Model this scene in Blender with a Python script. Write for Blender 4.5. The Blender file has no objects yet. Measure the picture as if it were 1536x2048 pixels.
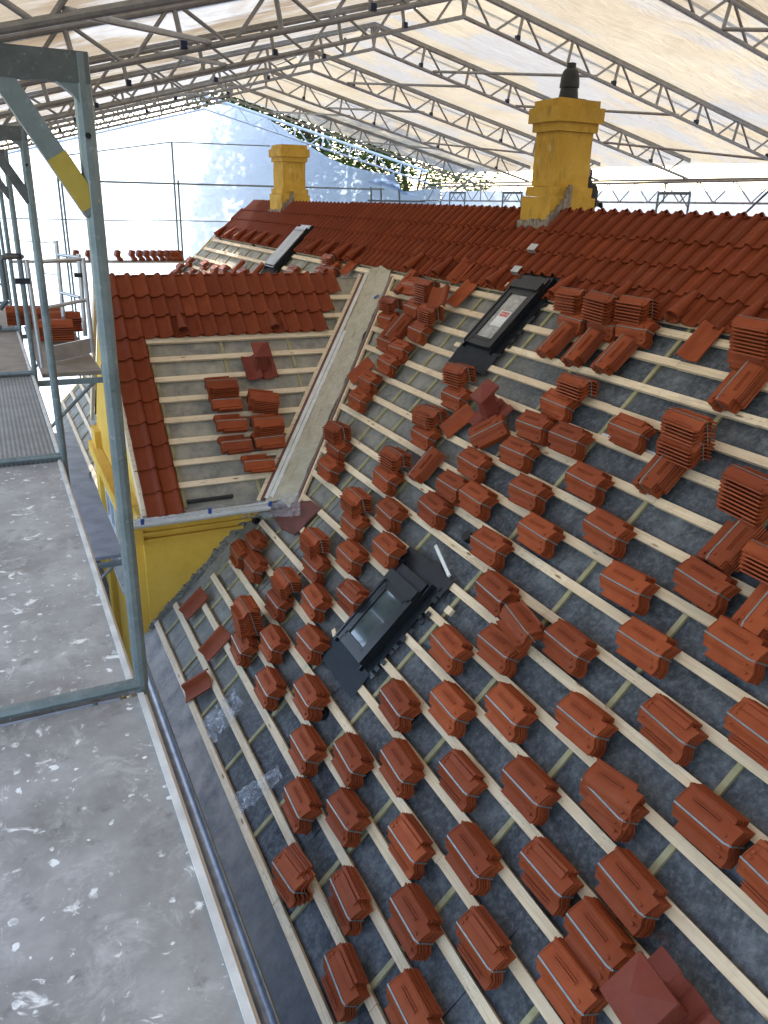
import bpy, math, random
from mathutils import Matrix, Vector, noise as mnoise
random.seed(7)
rnd = random.Random(11)
S2 = math.sqrt(0.5)
R2 = math.sqrt(2.0)
sc = bpy.context.scene
COL = sc.collection

# ------------------------------------------------------------------ camera
FPX = 1567.09
CAM = Vector((0, 0, 1.65))
ROWS = (Vector((0.8989, -0.4373, 0.0284)).normalized(), Vector((-0.1364, -0.3408, -0.9302)).normalized(), Vector((0.4164, 0.8323, -0.3660)).normalized())
cam_d = bpy.data.cameras.new('camera')
cam = bpy.data.objects.new('camera', cam_d)
COL.objects.link(cam)
cam_d.sensor_fit = 'HORIZONTAL'
cam_d.sensor_width = 36.0
cam_d.lens = 36.0 * FPX / 1536.0
cam_d.clip_start = 0.05
cam_d.clip_end = 3000
r_, d_, f_ = ROWS
cam.matrix_world = Matrix(((r_.x, -d_.x, -f_.x, CAM.x), (r_.y, -d_.y, -f_.y, CAM.y), (r_.z, -d_.z, -f_.z, CAM.z), (0, 0, 0, 1)))
sc.camera = cam

# ------------------------------------------------------------------ sky and sun
SUN_AZ = math.radians(14)      # from +Y towards +X
SUN_EL = math.radians(37)
w = bpy.data.worlds.new('World')
sc.world = w
w.use_nodes = True
nt = w.node_tree
bg = nt.nodes['Background']
sky = nt.nodes.new('ShaderNodeTexSky')
sky.sky_type = 'NISHITA'
sky.sun_disc = False
sky.sun_elevation = SUN_EL
sky.sun_rotation = SUN_AZ
sky.air_density = 1.0
sky.dust_density = 1.5
nt.links.new(sky.outputs[0], bg.inputs[0])
bg.inputs[1].default_value = 0.15
sd = bpy.data.lights.new('sun', 'SUN')
so = bpy.data.objects.new('sun', sd)
COL.objects.link(so)
sd.energy = 2.2
sd.angle = math.radians(0.6)
sd.color = (1.0, 0.93, 0.82)
sdir = Vector((math.sin(SUN_AZ) * math.cos(SUN_EL), math.cos(SUN_AZ) * math.cos(SUN_EL), math.sin(SUN_EL)))
so.rotation_euler = sdir.to_track_quat('Z', 'Y').to_euler()
sc.view_settings.view_transform = 'Standard'
sc.view_settings.look = 'None'
sc.view_settings.gamma = 1.0
sc.view_settings.use_curve_mapping = False
sc.view_settings.exposure = 2.5
sc.cycles.use_denoising = True
try:
    sc.cycles.denoiser = 'OPENIMAGEDENOISE'
    sc.cycles.denoising_prefilter = 'ACCURATE'
except Exception:
    pass
sc.cycles.max_bounces = 10
sc.cycles.diffuse_bounces = 5
sc.cycles.transparent_max_bounces = 12
sc.cycles.caustics_reflective = False
sc.cycles.caustics_refractive = False
sc.cycles.sample_clamp_indirect = 8.0

# ------------------------------------------------------------------ pixels to positions
def ray(px, py):
    a, b = (px - 768) / FPX, (py - 1024) / FPX
    return ROWS[0] * a + ROWS[1] * b + ROWS[2]
def on_y(px, py, Y):
    d = ray(px, py); return CAM + d * ((Y - CAM.y) / d.y)
def on_x(px, py, X):
    d = ray(px, py); return CAM + d * ((X - CAM.x) / d.x)
def on_z(px, py, Z):
    d = ray(px, py); return CAM + d * ((Z - CAM.z) / d.z)
A_MAIN = 5.475                 # main slope: z = x - A_MAIN, 45 degrees
B_CROSS = 11.81                # cross gable near slope: z = y - B_CROSS
def on_main(px, py, n=0.0):    # -> (y, t)
    N = Vector((-S2, 0, S2)); d = ray(px, py)
    P = CAM + d * ((-A_MAIN * S2 + n - N.dot(CAM)) / N.dot(d))
    Q = P - N * n
    return Q.y, Q.x * R2
def on_cross(px, py, n=0.0):   # -> (x, t)
    N = Vector((0, -S2, S2)); d = ray(px, py)
    P = CAM + d * ((-B_CROSS * S2 + n - N.dot(CAM)) / N.dot(d))
    Q = P - N * n
    return Q.x, Q.z * R2
def FM(y, t, n=0.0):           # main slope to world
    return Vector((t * S2 - n * S2, y, t * S2 - A_MAIN + n * S2))
def FC(x, t, n=0.0):           # cross slope to world
    return Vector((x, B_CROSS + t * S2 - n * S2, t * S2 + n * S2))
def basis(x, y, z, o):
    return Matrix(((x[0], y[0], z[0], o[0]), (x[1], y[1], z[1], o[1]), (x[2], y[2], z[2], o[2]), (0, 0, 0, 1)))
def MM(y, t, n=0.0):           # local x = towards viewer, y = up slope, z = outward
    return basis((0, -1, 0), (S2, 0, S2), (-S2, 0, S2), FM(y, t, n))
def MC(x, t, n=0.0):
    return basis((1, 0, 0), (0, S2, S2), (0, -S2, S2), FC(x, t, n))
RX = lambda a: Matrix.Rotation(math.radians(a), 4, 'X')
RY = lambda a: Matrix.Rotation(math.radians(a), 4, 'Y')
RZ = lambda a: Matrix.Rotation(math.radians(a), 4, 'Z')
T = lambda x, y, z: Matrix.Translation((x, y, z))

# ------------------------------------------------------------------ materials
def lerp3(a, b, k): return tuple(a[i] + (b[i] - a[i]) * k for i in range(3))
class NT:
    def __init__(s, name):
        s.m = bpy.data.materials.new(name); s.m.use_nodes = True
        s.t = s.m.node_tree; s.b = s.t.nodes['Principled BSDF']; s.o = s.t.nodes['Material Output']
        s.geo = s.t.nodes.new('ShaderNodeNewGeometry'); s.pos = s.geo.outputs['Position']
    def n(s, kind, **kw):
        x = s.t.nodes.new(kind)
        for k, v in kw.items(): setattr(x, k, v)
        return x
    def l(s, a, b): s.t.links.new(a, b)
    def mapped(s, sx, sy, sz, rot=(0, 0, 0), src=None):
        m = s.n('ShaderNodeMapping'); m.inputs['Scale'].default_value = (sx, sy, sz); m.inputs['Rotation'].default_value = rot
        s.l(src or s.pos, m.inputs['Vector']); return m.outputs[0]
    def noise(s, scale, detail=4, rough=.55, vec=None, dist=0):
        x = s.n('ShaderNodeTexNoise'); x.inputs['Scale'].default_value = scale; x.inputs['Detail'].default_value = detail
        x.inputs['Roughness'].default_value = rough; x.inputs['Distortion'].default_value = dist
        s.l(vec or s.pos, x.inputs['Vector']); return x.outputs['Fac']
    def ramp(s, fac, stops):
        x = s.n('ShaderNodeValToRGB'); e = x.color_ramp.elements
        while len(e) < len(stops): e.new(0.5)
        for i, (p, c) in enumerate(stops):
            e[i].position = p; e[i].color = (*c, 1) if len(c) == 3 else c
        s.l(fac, x.inputs[0]); return x.outputs[0]
    def val(s, fac, a, b):      # smooth threshold
        x = s.n('ShaderNodeMapRange'); x.inputs[1].default_value = a; x.inputs[2].default_value = b
        s.l(fac, x.inputs[0]); return x.outputs[0]
    def mix(s, fac, a, b, mode='MIX'):
        x = s.n('ShaderNodeMix', data_type='RGBA', blend_type=mode)
        for sock, v in ((x.inputs[0], fac), (x.inputs[6], a), (x.inputs[7], b)):
            if hasattr(v, 'links'): s.l(v, sock)
            elif isinstance(v, (int, float)): sock.default_value = v
            else: sock.default_value = (*v, 1)
        return x.outputs[2]
    def math(s, op, a, b=0.0):
        x = s.n('ShaderNodeMath', operation=op)
        for i, v in enumerate((a, b)):
            if hasattr(v, 'links'): s.l(v, x.inputs[i])
            else: x.inputs[i].default_value = v
        return x.outputs[0]
    def bump(s, h, strength=.3, dist=.01):
        x = s.n('ShaderNodeBump'); x.inputs['Strength'].default_value = strength; x.inputs['Distance'].default_value = dist
        s.l(h, x.inputs['Height']); s.l(x.outputs[0], s.b.inputs['Normal'])
    def set(s, col=None, rough=.6, metal=0, spec=.5):
        if col is not None:
            if hasattr(col, 'links'): s.l(col, s.b.inputs['Base Color'])
            else: s.b.inputs['Base Color'].default_value = (*col, 1)
        if hasattr(rough, 'links'): s.l(rough, s.b.inputs['Roughness'])
        else: s.b.inputs['Roughness'].default_value = rough
        s.b.inputs['Metallic'].default_value = metal
        s.b.inputs['Specular IOR Level'].default_value = spec
        return s.m
    def rand(s):
        return s.n('ShaderNodeObjectInfo').outputs['Random']

def simple(name, c1, c2, scale=6, rough=.6, metal=0, bump=.15, spec=.5, detail=5, bscale=None):
    q = NT(name); f = q.noise(scale, detail)
    q.bump(q.noise(bscale or scale * 8, 3), bump, .004)
    return q.set(q.ramp(f, [(.3, c1), (.7, c2)]), rough, metal, spec)

M = {}
# terracotta tiles
def clay(name, c1, c2, c3, rough=.62):
    q = NT(name)
    f = q.noise(7, 5, .6); fine = q.noise(140, 3, .7)
    base = q.ramp(f, [(.3, c1), (.7, c2)])
    base = q.mix(q.math('MULTIPLY', q.rand(), .8), base, c3)
    base = q.mix(q.math('MULTIPLY', q.val(fine, .55, .8), .25), base, lerp3(c1, (0, 0, 0), .5))
    dust = q.noise(2.3, 6, .7)
    base = q.mix(q.math('MULTIPLY', q.val(dust, .56, .8), .12), base, (.42, .22, .13))
    q.bump(fine, .18, .003)
    return q.set(base, q.val(q.noise(30, 3), -.8, 1.5), 0, .14)
M['clay'] = clay('terracotta', (.265, .053, .017), (.335, .076, .025), (.165, .034, .013))
M['clay_roof'] = clay('terracotta_laid', (.185, .036, .011), (.235, .047, .015), (.145, .028, .010))
M['clay_dark'] = clay('terracotta_hood', (.165, .036, .022), (.205, .048, .030), (.185, .044, .030))
# pine battens
q = NT('pine_batten')
v = q.mapped(38, 1.6, 38)
g = q.noise(1.0, 5, .6, v, .6)
col = q.ramp(g, [(.3, (.58, .42, .25)), (.5, (.72, .555, .365)), (.7, (.80, .65, .46))])
col = q.mix(q.math('MULTIPLY', q.val(q.noise(5, 6, .7), .52, .72), .45), col, (.30, .22, .16))
kn = q.n('ShaderNodeTexVoronoi'); kn.inputs['Scale'].default_value = 1.0
q.l(q.mapped(9, 2.3, 9), kn.inputs['Vector'])
col = q.mix(q.val(kn.outputs['Distance'], .13, .06), col, (.22, .11, .05))
mk = q.noise(60, 2, .5, q.mapped(1, .35, 1))
mask = q.math('MULTIPLY', q.val(q.noise(1.7, 2), .54, .60), q.val(mk, .60, .66))
col = q.mix(q.math('MULTIPLY', mask, .45), col, (.16, .13, .11))
col = q.mix(q.math('MULTIPLY', q.rand(), .5), col, (.56, .40, .25))
q.bump(g, .25, .003)
M['pine'] = q.set(col, .72, 0, .25)
q = NT('pine_batten_cross')
g = q.noise(1.0, 5, .6, q.mapped(1.6, 38, 38), .6)
col = q.ramp(g, [(.3, (.56, .42, .26)), (.5, (.70, .55, .37)), (.7, (.78, .64, .46))])
col = q.mix(q.math('MULTIPLY', q.val(q.noise(5, 6, .7), .52, .72), .4), col, (.30, .22, .16))
kn = q.n('ShaderNodeTexVoronoi'); kn.inputs['Scale'].default_value = 1.0
q.l(q.mapped(2.3, 9, 9), kn.inputs['Vector'])
col = q.mix(q.val(kn.outputs['Distance'], .13, .06), col, (.22, .11, .05))
q.bump(g, .25, .003)
M['pine_x'] = q.set(col, .72, 0, .25)
M['treated'] = simple('treated_pine', (.22, .19, .09), (.36, .31, .17), 9, .75)
# roofing felt
q = NT('roofing_felt')
f1 = q.noise(3.2, 8, .72); f2 = q.noise(22, 6, .75); f3 = q.noise(90, 3, .7)
col = q.ramp(f1, [(.30, (.032, .034, .038)), (.47, (.062, .065, .070)), (.58, (.092, .096, .101)), (.74, (.17, .173, .176))])
col = q.mix(q.math('MULTIPLY', q.val(f2, .46, .74), .6), col, (.24, .243, .245))
col = q.mix(q.math('MULTIPLY', q.val(q.noise(9, 7, .75, None, .6), .55, .68), .7), col, (.030, .035, .045))
col = q.mix(q.math('MULTIPLY', q.val(q.noise(1.3, 6, .75), .60, .72), .4), col, (.030, .033, .040))
# beige towards valley and far end: pale dust plus painted warm tent light
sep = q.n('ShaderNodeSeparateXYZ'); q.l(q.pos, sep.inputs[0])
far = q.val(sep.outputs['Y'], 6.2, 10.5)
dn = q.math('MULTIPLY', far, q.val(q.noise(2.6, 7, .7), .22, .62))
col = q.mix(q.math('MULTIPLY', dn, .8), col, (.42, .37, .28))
col = q.mix(q.val(f3, .70, .78), col, (.34, .32, .28))
red = q.math('MULTIPLY', q.val(q.noise(1.9, 4, .6), .66, .74), q.val(q.noise(14, 4, .7), .5, .62))
col = q.mix(q.math('MULTIPLY', red, .5), col, (.20, .05, .03))
q.bump(q.math('ADD', f2, f3), .35, .006)
M['felt'] = q.set(col, .82, 0, .25)
# scaffold deck: worn phenolic plywood with paint and mortar splashes
q = NT('deck_plywood')
f1 = q.noise(2.2, 8, .7); f2 = q.noise(16, 6, .7)
col = q.ramp(f1, [(.32, (.19, .178, .165)), (.5, (.30, .285, .268)), (.70, (.43, .415, .39))])
col = q.mix(q.math('MULTIPLY', q.val(f2, .52, .80), .5), col, (.36, .33, .30))
col = q.mix(q.math('MULTIPLY', q.val(q.noise(11, 4, .6), .60, .72), .55), col, (.10, .085, .080))
col = q.mix(q.math('MULTIPLY', q.val(q.noise(5.5, 8, .80, None, .6), .52, .70), .7), col, (.56, .54, .51))
sp1 = q.noise(9.5, 6, .62, None, .8)
col = q.mix(q.val(sp1, .615, .675), col, (.78, .76, .71))
col = q.mix(q.val(q.noise(21, 6, .68, None, .5), .650, .70), col, (.80, .79, .75))
vo = q.n('ShaderNodeTexVoronoi'); vo.inputs['Scale'].default_value = 30
wob = q.n('ShaderNodeTexNoise'); wob.inputs['Scale'].default_value = 30
q.l(q.pos, wob.inputs['Vector'])
add = q.n('ShaderNodeVectorMath', operation='MULTIPLY_ADD')
q.l(wob.outputs['Color'], add.inputs[0]); add.inputs[1].default_value = (.035, .035, .035); q.l(q.pos, add.inputs[2])
q.l(add.outputs[0], vo.inputs['Vector'])
vs = q.n('ShaderNodeSeparateColor'); q.l(vo.outputs['Color'], vs.inputs[0])
rad = q.math('MULTIPLY', q.math('POWER', vs.outputs[0], 7.0), .50)
spot = q.val(q.math('SUBTRACT', rad, vo.outputs['Distance']), -.02, .06)
spot = q.math('MULTIPLY', spot, q.val(q.noise(4.3, 6, .7), .46, .56))
col = q.mix(spot, col, (.82, .81, .77))
q.bump(q.math('ADD', f2, sp1), .2, .004)
M['deck'] = q.set(col, q.val(f1, -.2, 1.6), 0, .35)
M['edge'] = simple('deck_edge_profile', (.46, .45, .42), (.70, .69, .65), 7, .55, .0, .25)
M['edge_red'] = simple('deck_edge_worn', (.42, .36, .29), (.55, .48, .40), 5, .7, 0, .25)
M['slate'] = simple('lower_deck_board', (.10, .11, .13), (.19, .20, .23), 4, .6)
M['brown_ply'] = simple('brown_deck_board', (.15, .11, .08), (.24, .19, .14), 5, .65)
q = NT('perforated_deck')
vv = q.n('ShaderNodeTexVoronoi'); vv.inputs['Scale'].default_value = 1; vv.inputs['Randomness'].default_value = 0
q.l(q.mapped(34, 34, 0.001), vv.inputs['Vector'])
col = q.mix(q.val(vv.outputs['Distance'], .36, .26), q.ramp(q.noise(5, 5), [(.3, (.19, .19, .18)), (.7, (.31, .31, .30))]), (.05, .05, .05))
q.bump(vv.outputs['Distance'], .4, .004)
M['perf'] = q.set(col, .5, .35)
# galvanised steel
def galv(name, c1, c2, metal=.55, rough=.5):
    q = NT(name); f1 = q.noise(9, 6, .7); f2 = q.noise(45, 4, .7)
    col = q.ramp(f1, [(.3, c1), (.7, c2)])
    col = q.mix(q.math('MULTIPLY', q.val(f2, .58, .72), .5), col, lerp3(c2, (.8, .8, .78), .35))
    col = q.mix(q.math('MULTIPLY', q.val(q.noise(17, 5, .7), .64, .72), .6), col, (.07, .07, .065))
    q.bump(f2, .15, .002)
    return q.set(col, q.val(f1, -.4, 1.5) if rough is None else rough, metal)
M['galv'] = galv('galvanised_tube', (.13, .165, .17), (.23, .27, .275))
M['galv_dark'] = galv('weathered_tube', (.075, .085, .085), (.14, .15, .15), .45, .55)
M['alu'] = galv('aluminium', (.40, .41, .42), (.56, .57, .58), .7, .38)
M['truss'] = galv('truss_aluminium', (.22, .215, .205), (.36, .35, .335), .35, .45)
M['truss_w'] = galv('bright_aluminium', (.52, .54, .56), (.66, .68, .70), .4, .4)
M['zinc'] = simple('zinc_gutter', (.20, .21, .23), (.34, .35, .37), 6, .42, .7, .1)
M['strap'] = simple('steel_strap', (.17, .19, .18), (.26, .28, .265), 20, .45, .6, .1)
M['yellow_paint'] = simple('yellow_marking', (.34, .25, .035), (.46, .35, .06), 12, .6)
M['black_clip'] = simple('black_clamp', (.012, .014, .02), (.03, .034, .045), 20, .4, .3)
M['navy'] = simple('navy_clamp', (.008, .014, .04), (.018, .028, .07), 20, .4, .3)
# yellow limewash render
q = NT('yellow_render')
f1 = q.noise(2.5, 8, .7); f2 = q.noise(14, 6, .75); f3 = q.noise(60, 3, .7)
col = q.ramp(f1, [(.3, (.62, .36, .050)), (.7, (.76, .47, .08))])
col = q.mix(q.math('MULTIPLY', q.val(f2, .55, .8), .4), col, (.66, .43, .12))
M['yellow'] = (q.bump(q.math('ADD', f2, f3), .35, .012), q.set(col, .85, 0, .2))[1]
q = NT('sooty_yellow_render')
f1 = q.noise(2.5, 8, .7); f2 = q.noise(9, 7, .75, q.mapped(1, 1, .28)); f3 = q.noise(70, 3, .7)
col = q.ramp(f1, [(.3, (.52, .30, .04)), (.7, (.64, .40, .07))])
col = q.mix(q.math('MULTIPLY', q.val(f2, .54, .74), .65), col, (.14, .10, .04))
col = q.mix(q.math('MULTIPLY', q.val(q.noise(1.8, 6, .7), .48, .66), .45), col, (.24, .15, .04))
col = q.mix(q.math('MULTIPLY', q.val(q.noise(5, 6, .7), .60, .72), .5), col, (.66, .50, .22))
q.bump(q.math('ADD', f2, f3), .4, .012)
M['yellow_soot'] = q.set(col, .88, 0, .2)
M['mortar'] = simple('old_mortar', (.16, .13, .10), (.33, .28, .22), 14, .9, 0, .6)
M['stone'] = simple('rubble_edge', (.14, .13, .11), (.30, .27, .22), 12, .9, 0, .6)
M['black'] = simple('black_flashing', (.005, .006, .008), (.012, .014, .017), 9, .34, .0, .1, .35)
M['pleat'] = simple('pleated_apron', (.008, .010, .013), (.018, .021, .026), 9, .45, .0, .1, .35)
M['pot'] = simple('sooty_chimney_pot', (.010, .010, .009), (.030, .030, .026), 7, .55, 0, .3)
q = NT('skylight_glass')
q.set(q.ramp(q.noise(6, 5), [(.3, (.035, .05, .05)), (.7, (.075, .09, .085))]), .08, 0, .8)
q.b.inputs['Coat Weight'].default_value = .5
M['glass'] = q.m
q = NT('skylight_film')
M['film_glass'] = q.set(q.ramp(q.noise(9, 6, .7, None, 1.2), [(.3, (.16, .15, .14)), (.5, (.30, .28, .25)), (.7, (.46, .44, .40))]), .22, 0, .6)
M['white_label'] = simple('paper_label', (.55, .53, .50), (.68, .66, .62), 9, .7)
M['red_print'] = simple('red_print', (.45, .05, .04), (.55, .08, .06), 9, .6)
q = NT('valley_film')
q.bump(q.noise(12, 5, .6, None, 1.5), .6, .03)
M['valley'] = q.set(q.ramp(q.noise(4, 6, .7, None, .8), [(.3, (.34, .29, .20)), (.7, (.50, .45, .34))]), .35, 0, .5)
M['white_metal'] = simple('white_trim', (.55, .54, .50), (.70, .69, .65), 8, .5)
M['redbrown'] = simple('red_brown_trim', (.10, .032, .024), (.16, .055, .042), 8, .5)
M['mesh_strip'] = simple('mesh_strip', (.10, .075, .06), (.25, .20, .16), 60, .7)
M['tape'] = simple('blue_tape', (.015, .05, .22), (.03, .08, .32), 9, .5)
M['ground'] = simple('gravel_yard', (.05, .05, .045), (.10, .095, .085), .9, .9)
M['brick'] = simple('paving_brick', (.20, .08, .05), (.30, .14, .09), 5, .85)
M['wall_in'] = simple('window_glass', (.03, .05, .12), (.06, .10, .22), 3, .15, 0, .05)
q = NT('eaves_sheet')
sep = q.n('ShaderNodeSeparateXYZ'); q.l(q.pos, sep.inputs[0])
col = q.ramp(q.noise(5, 7, .7), [(.3, (.040, .043, .050)), (.7, (.10, .105, .115))])
dst = q.math('MULTIPLY', q.val(q.noise(2.2, 7, .72), .25, .60), q.val(sep.outputs['Y'], 3.6, 7.5))
col = q.mix(dst, col, (.36, .31, .26))
q.bump(q.noise(30, 4), .3, .004)
M['flash_sheet'] = q.set(col, .7, 0, .3)
M['blind'] = simple('blind_cover', (.16, .15, .14), (.26, .25, .235), 3.5, .5)
# clear crumpled film
q = NT('clear_film')
tr = q.n('ShaderNodeBsdfTransparent'); tr.inputs[0].default_value = (.95, .96, .97, 1)
q.set((.78, .80, .84), .18, 0, .8)
mx = q.n('ShaderNodeMixShader')
q.l(q.val(q.noise(9, 4, .6, None, 1.0), .30, 1.35), mx.inputs[0]); q.l(tr.outputs[0], mx.inputs[1]); q.l(q.b.outputs[0], mx.inputs[2]); q.l(mx.outputs[0], q.o.inputs[0])
M['film'] = q.m
# translucent sheeting
def sheet_mat(name, tcol, dirt, dcol, dirt_amt, trans=.75, grey=None):
    q = NT(name)
    f = q.noise(.55, 7, .62, q.mapped(1, .6, 1), .8); f2 = q.noise(3.5, 6, .65, None, .5)
    col = q.mix(q.math('MULTIPLY', q.val(f, .40, .72), dirt_amt), tcol, dirt)
    if grey: col = q.mix(q.math('MULTIPLY', q.val(q.noise(.42, 5, .6, q.mapped(.6, 1.4, 1, (0, 0, .5)), 1.2), .46, .56), .85), col, grey)
    col = q.mix(q.math('MULTIPLY', q.val(f2, .5, .8), dirt_amt * .5), col, lerp3(dirt, (0, 0, 0), .15))
    cr = q.noise(1.0, 6, .7, q.mapped(.9, 5.5, 1, (0, 0, .35)), 1.4)
    col = q.mix(q.math('MULTIPLY', q.val(cr, .60, .70), .30), col, lerp3(dirt, (0, 0, 0), .45))
    df = q.n('ShaderNodeBsdfDiffuse'); tl = q.n('ShaderNodeBsdfTranslucent')
    df.inputs[0].default_value = (*dcol, 1)
    q.l(col, tl.inputs[0])
    bn = q.n('ShaderNodeBump'); bn.inputs['Strength'].default_value = .6; bn.inputs['Distance'].default_value = .08
    q.l(q.noise(1.6, 6, .62, q.mapped(.7, 2.2, 1, (0, 0, .4)), 1.2), bn.inputs['Height'])
    q.l(bn.outputs[0], df.inputs['Normal']); q.l(bn.outputs[0], tl.inputs['Normal'])
    mx = q.n('ShaderNodeMixShader'); mx.inputs[0].default_value = trans
    q.l(df.outputs[0], mx.inputs[1]); q.l(tl.outputs[0], mx.inputs[2]); q.l(mx.outputs[0], q.o.inputs[0])
    return q.m
M['tent'] = sheet_mat('tent_sheeting', (.31, .262, .185), (.225, .175, .112), (.58, .53, .45), .8, .66, (.235, .232, .222))
M['tent_l'] = sheet_mat('tent_sheeting_stained', (.29, .245, .175), (.14, .095, .055), (.50, .44, .36), 1.0, .62, (.36, .36, .35))
M['gable_sheet'] = sheet_mat('gable_sheeting', (.47, .56, .68), (.42, .52, .65), (.40, .46, .54), .3, .80)
M['side_sheet'] = sheet_mat('side_sheeting', (.60, .63, .67), (.52, .56, .62), (.55, .57, .60), .4, .70)
M['side_blocker'] = sheet_mat('side_light_blocker', (.22, .23, .24), (.16, .17, .18), (.20, .21, .21), .4, .55)
M['blocker'] = simple('dark_blocker', (.03, .035, .035), (.06, .065, .065), 6, .9)

# ------------------------------------------------------------------ mesh helpers
class MB:
    def __init__(s): s.v = []; s.f = []; s.mi = []
    def add(s, vs, fs, mi=0, mat=None):
        o = len(s.v)
        s.v += [tuple(mat @ Vector(p)) if mat else tuple(p) for p in vs]
        s.f += [tuple(i + o for i in f) for f in fs]; s.mi += [mi] * len(fs)
        return s
    def box(s, c, d, mi=0, mat=None):
        x, y, z = c; a, b, e = d[0] / 2, d[1] / 2, d[2] / 2
        vs = [(x + i * a, y + j * b, z + k * e) for k in (-1, 1) for j in (-1, 1) for i in (-1, 1)]
        return s.add(vs, [(0, 2, 3, 1), (4, 5, 7, 6), (0, 1, 5, 4), (2, 6, 7, 3), (0, 4, 6, 2), (1, 3, 7, 5)], mi, mat)
    def tube(s, p0, p1, r, n=10, mi=0, mat=None, r1=None):
        p0, p1 = Vector(p0), Vector(p1); d = p1 - p0; q = d.to_track_quat('Z', 'Y').to_matrix()
        r1 = r if r1 is None else r1
        vs = [];
        for p, rr in ((p0, r), (p1, r1)):
            for i in range(n):
                a = 2 * math.pi * i / n; vs.append(p + q @ Vector((rr * math.cos(a), rr * math.sin(a), 0)))
        fs = [(i, (i + 1) % n, n + (i + 1) % n, n + i) for i in range(n)] + [tuple(range(n - 1, -1, -1)), tuple(range(n, 2 * n))]
        return s.add(vs, fs, mi, mat)
    def prism(s, poly, axis, a, b, mi=0, mat=None):     # closed polygon extruded along an axis
        def P(u, v_, k): return {'x': (k, u, v_), 'y': (u, k, v_), 'z': (u, v_, k)}[axis]
        n = len(poly)
        vs = [P(u, v_, a) for u, v_ in poly] + [P(u, v_, b) for u, v_ in poly]
        fs = [(i, (i + 1) % n, n + (i + 1) % n, n + i) for i in range(n)] + [tuple(range(n - 1, -1, -1)), tuple(range(n, 2 * n))]
        return s.add(vs, fs, mi, mat)
    def strip(s, pts, th, axis, a, b, mi=0, mat=None):  # open profile (u,v) given thickness th below, as quads
        n = len(pts)
        def P(u, v_, k): return {'x': (k, u, v_), 'y': (u, k, v_)}[axis]
        top = [(u, v_) for u, v_ in pts]
        bot = []
        for i, (u, v_) in enumerate(pts):
            u0, v0 = pts[max(0, i - 1)]; u1, v1 = pts[min(n - 1, i + 1)]
            dx, dy = u1 - u0, v1 - v0; L = math.hypot(dx, dy)
            nx, ny = dy / L, -dx / L
            if ny > 0: nx, ny = -nx, -ny
            bot.append((u + nx * th, v_ + ny * th))
        vs = [P(*p, a) for p in top] + [P(*p, b) for p in top] + [P(*p, a) for p in bot] + [P(*p, b) for p in bot]
        fs = []
        for i in range(n - 1):
            fs += [(i, i + 1, n + i + 1, n + i), (2 * n + i, 3 * n + i, 3 * n + i + 1, 2 * n + i + 1),
                   (i, 2 * n + i, 2 * n + i + 1, i + 1), (n + i, n + i + 1, 3 * n + i + 1, 3 * n + i)]
        fs += [(0, n, 3 * n, 2 * n), (n - 1, 3 * n - 1, 4 * n - 1, 2 * n - 1)]
        return s.add(vs, fs, mi, mat)
    def mesh(s, name, mats, smooth=35):
        me = bpy.data.meshes.new(name); me.from_pydata(s.v, [], s.f)
        for m in (mats if isinstance(mats, (list, tuple)) else [mats]): me.materials.append(M[m] if isinstance(m, str) else m)
        if any(s.mi): me.polygons.foreach_set('material_index', s.mi)
        if smooth:
            me.polygons.foreach_set('use_smooth', [True] * len(me.polygons)); me.set_sharp_from_angle(angle=math.radians(smooth))
        me.update(); return me
    def obj(s, name, mats, parent=None, matrix=None, smooth=35, **kw):
        return put(name, s.mesh(name, mats, smooth), parent, matrix, **kw)

WM = {}
def put(name, data, parent=None, matrix=None, local=False, label=None, cat=None, group=None, kind=None):
    o = bpy.data.objects.new(name, data); COL.objects.link(o)
    mat = matrix if matrix is not None else Matrix.Identity(4)
    if parent is not None:
        o.parent = parent
        if local: o.matrix_basis = mat; WM[o.name] = WM[parent.name] @ mat
        else:
            o.matrix_parent_inverse = WM[parent.name].inverted(); o.matrix_basis = mat; WM[o.name] = mat
    else: o.matrix_basis = mat; WM[o.name] = mat
    if label: o['label'] = label
    if cat: o['category'] = cat
    if group: o['group'] = group
    if kind: o['kind'] = kind
    return o
def thing(name, label, cat, matrix=None, group=None):
    return put(name, None, None, matrix, label=label, cat=cat, group=group)

_unit = {}
def tube_o(name, p0, p1, r, mat, parent=None, **kw):   # a tube object sharing one unit mesh per material
    if mat not in _unit: _unit[mat] = MB().tube((0, 0, 0), (0, 0, 1), 1, 10).mesh('tube_' + mat, mat)
    p0, p1 = Vector(p0), Vector(p1); d = p1 - p0
    mt = Matrix.Translation(p0) @ d.to_track_quat('Z', 'Y').to_matrix().to_4x4() @ Matrix.Diagonal((r, r, d.length, 1))
    return put(name, _unit[mat], parent, mt, **kw)
_ubox = {}
def bar_o(name, p0, p1, wdt, hgt, mat, parent=None, up=(0, 0, 1), **kw):  # rectangular bar between two points
    if mat not in _ubox: _ubox[mat] = MB().box((0, 0, .5), (1, 1, 1)).mesh('bar_' + mat, mat, 0)
    p0, p1 = Vector(p0), Vector(p1); d = (p1 - p0); z = d.normalized(); upv = Vector(up)
    x = upv.cross(z).normalized(); y = z.cross(x)
    mt = basis(x, y, z, p0) @ Matrix.Diagonal((wdt, hgt, d.length, 1))
    return put(name, _ubox[mat], parent, mt, **kw)
ORD = ['first', 'second', 'third', 'fourth', 'fifth', 'sixth', 'seventh', 'eighth', 'ninth', 'tenth', 'eleventh', 'twelfth', 'thirteenth', 'fourteenth', 'fifteenth', 'sixteenth', 'seventeenth', 'eighteenth', 'nineteenth', 'twentieth', 'twenty-first', 'twenty-second', 'twenty-third', 'twenty-fourth', 'twenty-fifth']

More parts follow.
